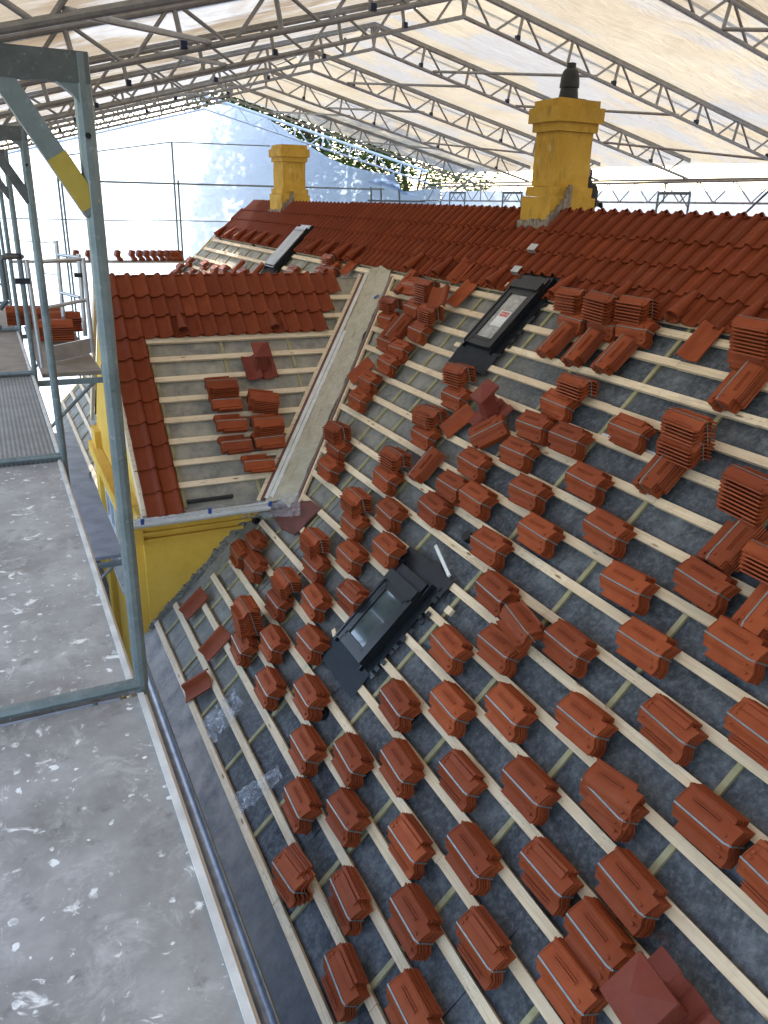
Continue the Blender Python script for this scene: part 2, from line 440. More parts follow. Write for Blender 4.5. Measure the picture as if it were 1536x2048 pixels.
# ================================================================== the setting
MB().add([(-400, -300, -8.2), (400, -300, -8.2), (400, 500, -8.2), (-400, 500, -8.2)], [(0, 1, 2, 3)]).obj('ground', 'ground', kind='structure')

# ================================================================== the house
RIDGE_X, RIDGE_Z = 7.06, 1.585
T_RIDGE = RIDGE_X * R2
Y0, Y1 = -4.0, 24.2
EAVE_T = 1.80
CR_Y, CR_Z = 12.33, 0.52
CX0 = 1.46
house = thing('house', 'yellow rendered house with its roof half stripped to pale battens and terracotta tiles', 'house', T(7, 10, -8.2))
# main slope
mb = MB()
def quad_on_main(mb, pts, n, mi=0):
    mb.add([FM(y, t, n) for y, t in pts], [tuple(range(len(pts)))], mi)
quad_on_main(mb, [(Y0, EAVE_T), (Y0, T_RIDGE), (23.2, T_RIDGE), (24.3, 7.2), (Y1 + .1, EAVE_T)], -.03)
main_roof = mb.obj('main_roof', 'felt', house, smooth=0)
# felt sheets with lapped joints (thin dark seams up the slope)
for k, ys in enumerate((3.05, 5.06, 6.15, 8.55, 9.25)):
    bar_o('felt_seam', FM(ys, 1.85, -.028), FM(ys, 5.5 if k % 2 else 3.7, -.028), .006, .004, 'black', main_roof, up=(-1, 0, 1))
# far slope and gable ends
mb = MB()
mb.add([(RIDGE_X, Y0, RIDGE_Z - .03), (RIDGE_X + 5.8, Y0, RIDGE_Z - 5.8), (RIDGE_X + 5.8, Y1, RIDGE_Z - 5.8), (RIDGE_X, 23.2, RIDGE_Z - .03)], [(0, 1, 2, 3)])
mb.obj('far_slope', 'clay_roof', house, smooth=0)
mb = MB()
e0 = FM(Y1, EAVE_T + .2); r0 = Vector((RIDGE_X, 23.1, RIDGE_Z - .05))
mb.add([(e0.x, Y1, e0.z), (e0.x, Y1, -8.2), (RIDGE_X + 5.6, Y1, -8.2), (RIDGE_X + 5.6, Y1, e0.z), (RIDGE_X + 1.4, 23.9, .2), (RIDGE_X, 23.2, RIDGE_Z - .05), (RIDGE_X - 1.9, 24.2, -.3)], [(0, 1, 2, 3, 4, 5, 6)])
mb.obj('end_wall', 'yellow', house, smooth=0)
# eaves wall
MB().box((2.0, 10.1, -6.35), (.3, 28.2, 3.5)).obj('eaves_wall', 'yellow', house, smooth=0)
# eaves sheet and gutter
mb = MB()
quad_on_main(mb, [(Y0, EAVE_T - .03), (Y0, 2.09), (10.05, 2.09), (10.05, EAVE_T - .03)], -.012)
mb.obj('eaves_flashing', 'flash_sheet', house, smooth=0)
gut = []
for i in range(9):
    a = math.pi + math.pi * i / 8
    gut.append((1.175 + .065 * math.cos(a), -4.235 + .065 * math.sin(a)))
mb = MB(); mb.strip(gut, .004, 'y', Y0, 10.0); mb.tube((1.243, Y0, -4.232), (1.243, 10.0, -4.232), .011, 6)
mb.tube((1.108, Y0, -4.232), (1.108, 10.0, -4.232), .007, 6)
gutter = mb.obj('gutter', 'zinc', house)

# battens: lower edge at t, 75 mm wide
ROWT = [2.12, 2.49, 2.85, 3.18, 3.51, 3.84] + [4.17 + .33 * k for k in range(0, 17)]
CBY = [4.63 + 1.0135 * k for k in range(-6, 20)]
bat_cache = {}
def batten(y0, y1, t, parent=main_roof, mat='pine'):
    L = round(y1 - y0, 2)
    if L <= .05: return
    key = (L, mat)
    if key not in bat_cache:
        m_ = MB(); m_.box((0, 0, 0), (L, .080, .036)); bat_cache[key] = m_.mesh('batten', mat, 0)
    jt = rnd.uniform(-.006, .006)
    put('batten', bat_cache[key], parent, MM((y0 + y1) / 2, t + .037 + jt, .015) @ RZ(rnd.uniform(-.06, .06)))
def valley_y(t): return t * S2 + (B_CROSS - A_MAIN)       # main/cross intersection line
SKY = [dict(y=6.245, tc=4.44), dict(y=8.28, tc=8.16), dict(y=17.15, tc=8.55)]
LOW_START = {0: 10.17, 1: 10.02, 2: 9.36, 3: 9.74, 4: 9.64, 5: 9.7, 6: 9.7, 7: 9.05}
for i, t in enumerate(ROWT):
    if t > 8.55: continue
    # near part
    segs = []
    yv = valley_y(t + .04) - .47
    far_end = LOW_START.get(i, yv)
    segs.append([Y0, far_end])
    if 0.77 * R2 < 9 and t > 3.9:
        segs.append([valley_y(t) + .9 if t < 7.9 else yv + .01, 24.1 - max(0, (t - 7.2)) * .45])
        if t > 8.05: segs = [[Y0, 23.9 - (t - 7.2) * .4]]
    elif t <= 3.9: segs.append([14.6, 24.1])
    for si, s in enumerate(SKY):
        lo, hi = (s['tc'] - .52, s['tc'] + .78)
        if lo < t + .04 < hi - .0:
            new = []
            for a, b in segs:
                if a < s['y'] < b: new += [[a, s['y'] - .36], [s['y'] + .37, b]]
                else: new.append([a, b])
            segs = new
    for a, b in segs:
        # visible joints about every 4-5 m
        a0 = a
        cut = a + rnd.uniform(3.0, 5.4)
        while cut < b - .8:
            batten(a0, cut - .002, t); a0 = cut + .002; cut += rnd.uniform(4.2, 5.4)
        batten(a0, b, t)
cb_cache = {}
def counter(y, t0, t1):
    L = round(t1 - t0, 2)
    if L not in cb_cache: cb_cache[L] = MB().box((0, 0, 0), (.045, L, .025)).mesh('counter_batten', 'treated', 0)
    put('counter_batten', cb_cache[L], main_roof, MM(y, (t0 + t1) / 2, -.0165))
for y in CBY:
    if y > 24: break
    t0 = 2.1
    if y > 10: t0 = max(2.1, (y - (B_CROSS - A_MAIN)) * R2 + .35) if y < 14.4 else 2.1
    if t0 < 8.5: counter(y, t0, 8.75)
# extra counter battens beside the valley
for y in (8.13, 9.2, 10.2, 11.2):
    counter(y, max(2.2, (y - (B_CROSS - A_MAIN)) * R2 + .5 if y > 9.3 else 2.6), 8.7)

# ---- roof tile laid face up: x across (cover 0.215), y up slope, z out
TP = [(-.022, .006), (0, -.001), (.03, -.007), (.075, -.008), (.115, -.003), (.136, .006), (.150, .022), (.165, .040), (.184, .050), (.204, .046), (.221, .028), (.232, .004)]
def roof_tile_mesh(mat):
    m_ = MB(); m_.strip(TP, .013, 'y', 0, .42)
    m_.box((.105, .405, .006), (.15, .02, .012))
    return m_.mesh('roof_tile', mat)
TILE = roof_tile_mesh('clay_roof')
TILT = RX(4.4)
def tile_matrix_main(yr, t):   # yr = world y of the tile's local x origin
    return MM(yr, t, .072) @ RX(-4.6) @ RZ(rnd.uniform(-.5, .5)) @ T(0, 0, rnd.uniform(-.002, .002))
TROWS = [8.585 + .335 * k for k in range(4)]
stuff = MB()
ncol = 0
y = 23.3
cols = []
while y > 3.2:
    cols.append(y); y -= .215
CHIM = [dict(x0=6.87, x1=7.62, y0=9.09, y1=9.74, zb=1.30), dict(x0=6.80, x1=7.55, y0=19.75, y1=20.65, zb=1.25)]
for y in cols:
    for k, t in enumerate(TROWS):
        if y > 23.0 - 0 and k > 2: continue
        P = FM(y - .1, t + .25)
        if any(c['x0'] - .07 < P.x and c['y0'] - .02 < P.y < c['y1'] + .05 for c in CHIM): continue
        if k == 0 and 7.95 < y - .1 < 8.62: continue
        if k <= 1 and abs(y - .1 - 17.2) < .42 and t < 9.15: continue
        mt = tile_matrix_main(y, t)
        if y < 15.4: put('roof_tile', TILE, main_roof, mt)
        else:
            o = len(stuff.v)
            stuff.strip(TP, .013, 'y', 0, .42, 0, mt)
stuff.obj('roof_tile_field', 'clay_roof', main_roof, kind='stuff')
# tile ridge raw edge: second course seen over the ridge on the far side
mb = MB()
for y in [a for a in cols if 4 < a < 16]:
    if any(c['y0'] - .05 < y - .1 < c['y1'] + .05 for c in CHIM): continue
    mt = basis((0, 1, 0), (-S2, 0, S2), (S2, 0, S2), (RIDGE_X + .27, y - .2, RIDGE_Z - .20)) @ RX(-4.6)
    mb.strip(TP, .013, 'y', 0, .40, 0, mt)
mb.obj('far_side_tiles', 'clay_roof', house, kind='stuff')
# fixing lath under the lowest laid course
for a, b in ((3.0, 7.9), (8.66, 16.75), (17.6, 23.4)):
    bar_o('batten', FM(a, 8.62, .018), FM(b, 8.62, .018), .04, .036, 'pine', main_roof, up=(-1, 0, 1))
# clay vent pipes in the lowest course
def vent_pipe_mesh():
    m_ = MB(); n = 16; L = .36
    vs = []
    for i in range(5):
        k = i / 4; rr = .074 - .040 * k; zc = .074 - .040 * k
        for j in range(n):
            a = 2 * math.pi * j / n; vs.append((rr * math.cos(a), L * k, zc + rr * math.sin(a)))
    fs = [(i * n + j, i * n + (j + 1) % n, (i + 1) * n + (j + 1) % n, (i + 1) * n + j) for i in range(4) for j in range(n)]
    o = len(vs)
    for j in range(n):
        a = 2 * math.pi * j / n; vs.append((.060 * math.cos(a), 0, .074 + .060 * math.sin(a)))
    for j in range(n):
        a = 2 * math.pi * j / n; vs.append((.045 * math.cos(a), .14, .066 + .045 * math.sin(a)))
    fs += [(j, o + j, o + (j + 1) % n, (j + 1) % n) for j in range(n)]
    fs += [(o + j, o + n + j, o + n + (j + 1) % n, o + (j + 1) % n) for j in range(n)] + [tuple(range(o + n, o + 2 * n))]
    m_.add(vs, fs); return m_
PIPE = vent_pipe_mesh().mesh('vent_pipe', 'clay_roof')
GRILLE = MB()
for i in range(-3, 4): GRILLE.box((i * .015, .03, .074), (.003, .003, .10)); GRILLE.box((0, .031, .074 + i * .015), (.10, .003, .003))
GRILLE = GRILLE.mesh('grille', 'clay_dark', 0)
for (px, py) in ((1512, 608), (1370, 602), (1243, 578), (1136, 553), (1001, 540), (893, 521), (834, 513), (712, 500), (684, 496), (655, 493), (626, 489), (540, 478), (518, 475), (497, 471), (477, 468), (458, 465), (438, 461)):
    yy, tt = on_main(px, py, .20)
    tt = min(8.56, max(8.44, tt))
    put('vent_pipe', PIPE, main_roof, MM(yy, tt, .125) @ RX(-2) @ RZ(rnd.uniform(-3, 3)))
    if py > 510: put('grille', GRILLE, main_roof, MM(yy, tt, .125) @ RX(-2))

# ---- chimneys
def chimney(c, pot, ztop):
    cx, cy = (c['x0'] + c['x1']) / 2, (c['y0'] + c['y1']) / 2; lx, ly = c['x1'] - c['x0'], c['y1'] - c['y0']
    m_ = MB()
    def block(z0, z1, gx, seg=3, jit=.006):
        hx, hy = lx / 2 + gx, ly / 2 + gx
        ring = [(-hx, -hy), (0, -hy), (hx, -hy), (hx, 0), (hx, hy), (0, hy), (-hx, hy), (-hx, 0)]
        vs = []; n = 8
        for i in range(seg + 1):
            z = z0 + (z1 - z0) * i / seg
            for x, y in ring: vs.append((cx + x + rnd.uniform(-jit, jit), cy + y + rnd.uniform(-jit, jit), z + (rnd.uniform(-jit, jit))))
        fs = [(i * n + j, i * n + (j + 1) % n, (i + 1) * n + (j + 1) % n, (i + 1) * n + j) for i in range(seg) for j in range(n)]
        fs += [tuple(range(n - 1, -1, -1)), tuple(range(seg * n, seg * n + n))]
        m_.add(vs, fs)
    block(c['zb'] - .9, 1.80, .0)
    block(1.80, 1.93, -.035)
    block(1.93, ztop - .38, -.085, 4)
    ch = m_.obj('chimney', 'yellow_soot', house, smooth=20)
    m2 = MB(); m_ = m2
    block(ztop - .38, ztop - .27, -.045, 1, .003); block(ztop - .27, ztop - .09, .0, 1, .003); block(ztop - .09, ztop, -.05, 1, .004)
    m2.obj('chimney_cap', 'yellow_soot', ch, smooth=20)
    # rough mortar at the foot
    m3 = MB()
    for i in range(26):
        k = i / 25
        x = c['x0'] - .02 + k * .32; z = x - A_MAIN + .10 + rnd.uniform(-.02, .03)
        m3.box((x + rnd.uniform(-.006, .006), c['y0'] - .010 - .016 * rnd.random(), z), (.035, .05, .08 + rnd.uniform(0, .07) + (.12 if k > .8 else 0)))
    for i in range(18):
        y = c['y0'] + (c['y1'] - c['y0']) * i / 17
        m3.box((c['x0'] - .012 - .012 * rnd.random(), y + rnd.uniform(-.006, .006), c['x0'] - A_MAIN + .05 + rnd.uniform(-.02, .02)), (.05, .05, .08 + rnd.uniform(0, .05)))
    m3.obj('mortar_fillet', 'mortar', ch, smooth=0)
    if pot:
        prof = [(.30, 0), (.30, .02), (.20, .035), (.15, .045), (.13, .17), (.15, .175), (.148, .21), (.138, .30), (.12, .37), (.09, .405), (.07, .415), (.07, .475), (.055, .48), (.05, .42)]
        vs = []; fs = []; n = 20
        for r, z in prof:
            for j in range(n):
                a = 2 * math.pi * j / n; vs.append((cx + .86 * r * math.cos(a), cy + .86 * r * math.sin(a), ztop - .01 + z * .95))
        for i in range(len(prof) - 1):
            fs += [(i * n + j, i * n + (j + 1) % n, (i + 1) * n + (j + 1) % n, (i + 1) * n + j) for j in range(n)]
        MB().add(vs, fs).obj('chimney_pot', 'pot', ch, smooth=40)
chimney(CHIM[0], True, 2.98)
chimney(CHIM[1], False, 2.92)

# ---- skylights
def skylight(y, tc, film, wid=.55, hgt=.80):
    mt = MM(y, tc, .0)
    # frame
    m_ = MB(); hw = wid / 2; hb = hgt / 2
    for sx in (-1, 1): m_.box((sx * (hw - .035), 0, .06), (.07, hgt, .16))
    m_.box((0, -hb + .045, .06), (wid, .09, .15)); m_.box((0, hb - .03, .06), (wid, .06, .16))
    for sx in (-1, 1): m_.box((sx * (hw + .012), .05, .085), (.03, hgt + .10, .13))
    sl = m_.obj('skylight', 'black', house, mt, smooth=0)
    m_ = MB().box((0, hb + .045, .10), (wid + .03, .12, .14)); m_.box((0, hb + .15, .075), (wid - .02, .13, .09))
    m_.obj('top_casing', 'black', sl, mt, smooth=0)
    m_ = MB()
    for sx in (-1, 1): m_.box((sx * (hw - .085), 0, .125), (.035, hgt - .12, .03))
    m_.box((0, -hb + .105, .125), (wid - .14, .04, .03)); m_.box((0, hb - .075, .125), (wid - .14, .04, .03))
    m_.obj('sash', 'black', sl, mt, smooth=0)
    MB().box((0, 0.01, .118), (wid - .2, hgt - .2, .008)).obj('pane', 'film_glass' if film else 'glass', sl, mt, smooth=0)
    # side flashing and pleated apron
    m_ = MB()
    for sx in (-1, 1): m_.box((sx * (hw + .075), .10, .042), (.12, hgt + .36, .012)); m_.box((sx * (hw + .03), .10, .08), (.012, hgt + .30, .06))
    m_.box((0, hb + .30, .044), (wid + .36, .22, .012))
    m_.obj('flashing', 'black', sl, mt, smooth=0)
    pts = []; n = 96; W = wid + .30
    for i in range(n + 1):
        pts.append((-W / 2 + W * i / n, .060 + (.006 if i % 2 else 0)))
    vs = [(x, -hb - .005, z) for x, z in pts] + [(x + .01 * math.sin(x * 9), -hb - .30, z - .030 + .006 * math.sin(x * 13)) for x, z in pts]
    MB().add(vs, [(i, n + 1 + i, n + 2 + i, i + 1) for i in range(n)]).obj('apron', 'pleat', sl, mt, smooth=0)
    return sl, mt
def gauge_bits(sl, mt, hw, hgt):
    for i in range(14):   # torn side gaskets
        m_ = MB()
        yy = -hgt / 2 + i * (hgt + .3) / 13
        m_.box((hw + .15 + rnd.uniform(0, .03), yy, .045 + rnd.uniform(0, .012)), (.05 + rnd.uniform(0, .03), .05, .010), 0, RZ(rnd.uniform(-8, 8))).obj('gasket', 'black', sl, mt, smooth=0)
s1, m1 = skylight(SKY[0]['y'], SKY[0]['tc'], False)
gauge_bits(s1, m1, .275, .8)
# tilted backing felt above the lower skylight, white lath and wire hooks
MB().add([(-.42, .58, .03), (.44, .54, .03), (.50, .70, .032), (.12, .86, .035), (-.34, .74, .036)], [(0, 1, 2, 3, 4)]).obj('backing_felt', 'black', s1, m1 @ RZ(4), smooth=0)
MB().tube((-.28, .585, .06), (.24, .585, .06), .006, 6).tube((-.26, .585, .07), (-.24, .54, .09), .005, 6).tube((.0, .585, .07), (.05, .56, .09), .005, 6).obj('hook_wire', 'alu', s1, m1)
s2, m2 = skylight(SKY[1]['y'], SKY[1]['tc'], True, .56, .92)
gauge_bits(s2, m2, .28, .9)
MB().box((.02, -.02, .1235), (.22, .24, .002)).obj('paper_label', 'white_label', s2, m2, smooth=0)
def text(body, size, mat, parent, matrix, name='lettering'):
    cu = bpy.data.curves.new('tmp', 'FONT'); cu.body = body; cu.size = size; cu.align_x = 'CENTER'; cu.align_y = 'CENTER'; cu.extrude = .0004
    tmp = bpy.data.objects.new('tmp', cu); COL.objects.link(tmp)
    dg = bpy.context.evaluated_depsgraph_get(); me = bpy.data.meshes.new_from_object(tmp.evaluated_get(dg))
    bpy.data.objects.remove(tmp); me.materials.clear(); me.materials.append(M[mat]); me.name = name
    return put(name, me, parent, matrix)
MB().box((.02, .05, .125), (.17, .07, .002)).obj('red_panel', 'red_print', s2, m2, smooth=0)
text('VELUX', .052, 'white_label', s2, m2 @ T(.02, .05, .1265))
s3, m3 = skylight(SKY[2]['y'], SKY[2]['tc'], True, .60, 1.02)
MB().box((0, .04, .16), (.62, 1.02, .02)).obj('blind_cover', 'blind', s3, m3, smooth=0)

# ---- cross gable
mb = MB()
xv = lambda t: t * S2 + A_MAIN      # where the cross slope meets the main slope
tR = CR_Z * R2
mb.add([FC(CX0, -3.05, -.03), FC(xv(-3.05) - .05, -3.05, -.03), FC(xv(tR) - .05, tR, -.03), FC(CX0, tR, -.03)], [(0, 1, 2, 3)])
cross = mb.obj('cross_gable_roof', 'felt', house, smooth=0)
mb = MB()
mb.add([(CX0, CR_Y, CR_Z - .03), (A_MAIN + CR_Z, CR_Y, CR_Z - .03), (3.0, CR_Y + 2.6, CR_Z - 2.63), (CX0, CR_Y + 2.6, CR_Z - 2.63)], [(0, 1, 2, 3)])
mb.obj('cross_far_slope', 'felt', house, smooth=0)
bx_cache = {}
for k in range(-1, 7):
    t = -.669 - .33 * k + .0
    x1 = xv(t) - .40
    x0 = CX0 + (.0 if k > 2 else .35)
    L = x1 - CX0
    m_ = MB().box((0, 0, 0), (L, .080, .036)); put('batten', m_.mesh('batten', 'pine_x', 0), cross, MC((CX0 + x1) / 2, t - .037, .015) @ RZ(rnd.uniform(-.1, .1)))
for k, t in enumerate((.35, .0)):
    x1 = xv(t) - .45; L = .9
    put('batten', MB().box((0, 0, 0), (L, .080, .036)).mesh('batten', 'pine_x', 0), cross, MC(x1 - L / 2, t - .05, .015))
bar_o('batten', FC(CX0 + .4, -.42, .02), FC(xv(-.4) - .45, -.42, .02), .035, .04, 'pine_x', cross, up=(0, -1, 1))
for x in (1.95, 2.98, 4.02, 4.95):
    t0 = max(-3.0, (x - A_MAIN) * R2 + .45)
    put('counter_batten', MB().box((0, 0, 0), (.045, .7 - t0, .025)).mesh('counter_batten', 'treated', 0), cross, MC(x, (t0 + .7) / 2, -.0165))
CT = [.36, .005, -.365]
xe = [5.12, 5.05, 4.80]
for r, t in enumerate(CT):
    x = CX0
    while x + .215 < xe[r] + .02:
        put('roof_tile', TILE, cross, MC(x, t, .07) @ RX(-4.6) @ RZ(rnd.uniform(-.5, .5))); x += .2145
for k in range(1, 9):
    t = -.365 - .343 * k
    for c in range(2):
        put('roof_tile', TILE, cross, MC(CX0 + .2145 * c, t, .07) @ RX(-4.6) @ RZ(rnd.uniform(-.6, .6)))
for px, py in ((366, 660), (549, 655)):
    xx, tt = on_cross(px, py, .14)
    mt = MC(xx, tt - .03, .10) @ RX(-4)
    put('vent_pipe', PIPE, cross, mt); put('grille', GRILLE, cross, mt)
# eaves gutter of the cross gable with film and tape
mb = MB()
a0, a1 = 1.2, 3.02
ey, ez = FC(0, -3.06).y, FC(0, -3.06).z
prof = [(ey - .14 + .06 * math.cos(math.pi + math.pi * i / 6), ez - .02 + .06 * math.sin(math.pi + math.pi * i / 6)) for i in range(7)]
mb.strip(prof, .004, 'x', a0, a1)
mb.box(((a0 + a1) / 2, ey - .205, ez - .015), (a1 - a0, .012, .03)); mb.box(((a0 + a1) / 2, ey - .075, ez - .0), (a1 - a0, .012, .03))
cgut = mb.obj('cross_gutter', 'white_metal', house)
for px, py in ((285, 1044), (420, 1022), (541, 1008)):
    P = on_y(px, py, ey - .215)
    MB().box((P.x, ey - .214, P.z), (.045, .006, .075)).obj('tape', 'tape', cgut, smooth=0)
vs = []; fs = []; n = 40
for i in range(n + 1):
    x = a0 + (a1 + .25 - a0) * i / n
    for j in range(5):
        vs.append((x, ey - .24 + j * .075, ez + .02 + .05 * mnoise.noise((x * 5, j * 1.3, 0)) - .02 * (j == 0)))
fs = [(i * 5 + j, (i + 1) * 5 + j, (i + 1) * 5 + j + 1, i * 5 + j + 1) for i in range(n) for j in range(4)]
MB().add(vs, fs).obj('plastic_sheet', 'film', cgut)
mb = MB(); xa, _ = on_cross(370, 980, 0); xb, _ = on_cross(450, 995, 0)
mb.box((0, 0, .02), (.62, .035, .03))
for i in range(50): mb.box((-.3 + i * .0122, -.02, .02), (.004, .03, .028))
mb.obj('eaves_comb', 'black', cross, MC(2.28, -2.93, 0), smooth=0)
# walls below
WY = 10.12
mb = MB()
zt = ez - .06
xm = lambda z: z + A_MAIN + .02
mb.add([(CX0 - .02, WY, zt), (xm(zt) + .1, WY, zt), (xm(-4.1), WY, -4.1), (CX0 - .02, WY, -4.1)], [(0, 3, 2, 1)])
mb.add([(CX0 - .02, WY, zt), (CX0 - .02, WY, -8.2), (CX0 - .02, 14.55, -8.2), (CX0 - .02, 14.55, -2.15), (CX0 - .02, CR_Y, CR_Z - .05)], [(0, 1, 2, 3, 4)])
mb.add([(CX0 - .02, WY, -4.0), (CX0 - .02, WY, -8.2), (xm(-4.1) + .1, WY, -8.2), (xm(-4.1) + .1, WY, -4.0)], [(0, 1, 2, 3)])
cw = mb.obj('cross_gable_wall', 'yellow', house, smooth=0)
# cornice mouldings
mb = MB()
mb.prism([(WY + .02, zt + .03), (WY - .34, zt + .03), (WY - .34, zt - .03), (WY - .27, zt - .06), (WY - .20, zt - .10), (WY - .12, zt - .14), (WY - .12, zt - .22), (WY - .075, zt - .225), (WY - .075, zt - .29), (WY - .045, zt - .295), (WY - .045, zt - .37), (WY + .02, zt - .372)], 'x', CX0 - .12, xm(zt - .1) + .1)
for dz, pj in ((.345, .085), (.455, .06)): mb.box(((CX0 + xm(zt - dz)) / 2 - .05, WY - pj / 2, zt - dz), (xm(zt - dz) - CX0 + .1, pj, .045))
mb.obj('cornice', 'yellow', cw, smooth=0)
# raking pilasters and window on the gable face
mb = MB(); X = CX0 - .02
mb.box((X - .05, 10.5, -5.2), (.1, .55, 6.0)); mb.box((X - .05, 14.3, -5.2), (.1, .5, 6.0)); mb.box((X - .09, 12.33, -2.6), (.16, 4.6, .22))
mb.obj('pilaster', 'yellow', cw, smooth=0)
for yy in (11.6, 13.2):
    m_ = MB()
    for dy in (-.5, 0, .5): m_.box((X - .03, yy + dy, -3.9), (.06, .07, 1.6))
    for dz in (-.8, -.27, .27, .8): m_.box((X - .03, yy, -3.9 + dz), (.05, 1.0, .07))
    wn = m_.obj('window', 'white_metal', house, smooth=0)
    MB().box((X - .008, yy, -3.9), (.012, 1.0, 1.6)).obj('pane', 'wall_in', wn, smooth=0)
# verge boards on the gable
bar_o('verge_board', FC(CX0 - .05, -3.05, -.05), FC(CX0 - .05, tR, -.05), .05, .16, 'pine_x', cross, up=(0, -1, 1))
bar_o('verge_board', (CX0 - .05, CR_Y, CR_Z - .06), (CX0 - .05, CR_Y + 2.6, CR_Z - 2.66), .05, .16, 'pine_x', cross, up=(0, 1, 1))
# broken render edge where the wall meets the main slope
mb = MB(); nb = 90; lo_, hi_ = [], []
for i in range(nb + 1):
    k = i / nb; z = (zt - .12) + k * (-4.05 - zt + .12); x = z + A_MAIN
    wv = .035 + .07 * abs(mnoise.noise((k * 14, 0, 3))) + .03 * rnd.random()
    lo_.append((x + .03, WY - .012 - .012 * rnd.random(), z - .02)); hi_.append((x - wv * .7, WY - .006 - .010 * rnd.random(), z + wv * .7))
mb.add(lo_ + hi_, [(i, nb + 1 + i, nb + 2 + i, i + 1) for i in range(nb)])
for i in range(34):
    k = rnd.random(); z = (zt - .12) + k * (-4.05 - zt + .12); x = z + A_MAIN + rnd.uniform(-.05, .03)
    mb.box((0, 0, 0), (.03 + rnd.uniform(0, .06), .03 + rnd.uniform(0, .03), .025 + rnd.uniform(0, .03)), 0, T(x, WY - .02, z + rnd.uniform(.0, .05)) @ RY(-45 + rnd.uniform(-30, 30)) @ RZ(rnd.uniform(-15, 15)))
mb.obj('broken_render', 'stone', cw, smooth=0)
# ---- valley
V0 = Vector((xv(-3.02), 0, 0)); 
def vpt(t, side, up):               # side>0 runs onto the main slope (towards the viewer), side<0 onto the cross slope
    base = Vector((t * S2 + A_MAIN, B_CROSS + t * S2, t * S2))
    if side >= 0:
        return base + Vector((0, -1, 0)) * side + Vector((-S2, 0, S2)) * up
    return base + Vector((-1, 0, 0)) * (-side) + Vector((0, -S2, S2)) * up
mb = MB(); n = 110; prof = [(-.30, .035), (-.26, .05), (-.17, .085), (-.06, .115), (0.03, .12), (.10, .105), (.20, .07), (.29, .04), (.35, .03)]
vs = []
for i in range(n + 1):
    t = -3.12 + (tR + .10 + 3.12) * i / n
    for j, (sd_, up) in enumerate(prof):
        pz = mnoise.noise((t * 3.1, j * .8, 2)) * .03 + mnoise.noise((t * 9 + j * .9, j * .6, 7)) * .014
        vs.append(vpt(t, sd_ if sd_ != 0 else .001, up + .01 + pz))
m_ = len(prof)
mb.add(vs, [(i * m_ + j, i * m_ + j + 1, (i + 1) * m_ + j + 1, (i + 1) * m_ + j) for i in range(n) for j in range(m_ - 1)])
valley = mb.obj('valley_lining', 'valley', house, smooth=50)
def edge_strip(name, side, wdt, hgt, mat, up=.05, t0=-3.05, t1=tR + .0):
    bar_o(name, vpt(t0, side, up), vpt(t1, side, up), wdt, hgt, mat, valley, up=(0, -1, 1) if side < 0 else (-1, 0, 1))
edge_strip('white_edge', -.305, .05, .02, 'white_metal', .065)
edge_strip('white_edge', -.235, .05, .012, 'white_metal', .085, -3.05, -.4)
edge_strip('red_edge', -.36, .035, .03, 'redbrown', .05)
edge_strip('valley_batten', -.41, .05, .035, 'pine_x', .02)
edge_strip('mesh_edge', .39, .06, .02, 'mesh_strip', .03)
edge_strip('red_edge', .435, .03, .02, 'redbrown', .035)
edge_strip('valley_batten', .48, .045, .035, 'pine', .02)
# flared outlet at the foot of the valley and hanging film
m_ = MB()
pts = [on_main(*p, .06) for p in ((530, 1010), (620, 1000), (640, 1015), (588, 1068), (560, 1055))]
top = [FM(y, t, .05) for y, t in pts]
m_.add(top + [p + Vector((.01, 0, -.02)) for p in top], [(0, 1, 2, 3, 4), (9, 8, 7, 6, 5)] + [(i, 5 + i, 5 + (i + 1) % 5, (i + 1) % 5) for i in range(5)])
m_.obj('valley_outlet', 'redbrown', valley, smooth=0)
vs = []; n1, n2 = 16, 10
for i in range(n1 + 1):
    for j in range(n2 + 1):
        a_ = on_main(470 + 130 * i / n1, 995 - 8 * i / n1 + 45 * j / n2, .12)
        vs.append(FM(a_[0], a_[1], .13 + .05 * mnoise.noise((i * .6, j * .7, 5))))
MB().add(vs, [(i * (n2 + 1) + j, (i + 1) * (n2 + 1) + j, (i + 1) * (n2 + 1) + j + 1, i * (n2 + 1) + j + 1) for i in range(n1) for j in range(n2)]).obj('loose_film', 'film', valley)
for px, py in ((652, 790), (752, 592)):
    a_ = on_main(px, py, .09); 
    MB().box((0, 0, .08), (.10, .05, .006), 0, MM(a_[0], a_[1], 0) @ RZ(35)).obj('tape', 'tape', valley, smooth=0)
# pipe stubs through the felt and small boards
def stub(px, py, r=.055):
    yy, tt = on_main(px, py, .02)
    m_ = MB(); n = 16
    m_.tube((0, 0, -.03), (0, 0, .035), r, n); m_.tube((0, 0, .036), (0, 0, .037), r * .85, n, 0)
    m_.obj('pipe_stub', 'black', main_roof, MM(yy, tt, 0))
stub(990, 572); stub(934, 1072, .06); stub(642, 1424, .07); stub(510, 1040, .05); stub(441, 476); stub(508, 488)
def offcut(name, px, py, l, wd, th, rot, mat='pine', n=.035):
    yy, tt = on_main(px, py, n)
    MB().box((0, 0, 0), (l, wd, th)).obj(name, mat, main_roof, MM(yy, tt, n + th / 2) @ RZ(rot), smooth=0)
offcut('batten_offcut', 901, 1224, .09, .07, .036, 0); offcut('batten_offcut', 672, 1268, .10, .05, .036, -20)
offcut('batten_offcut', 1022, 573, .16, .07, .036, 0); offcut('batten_offcut', 918, 692, .12, .06, .036, 0)
offcut('white_lath', 886, 1122, .50, .035, .02, -18, 'white_metal', .07)
offcut('felt_patch', 1280, 905, 1.15, .10, .004, 0, 'white_metal', -.01)
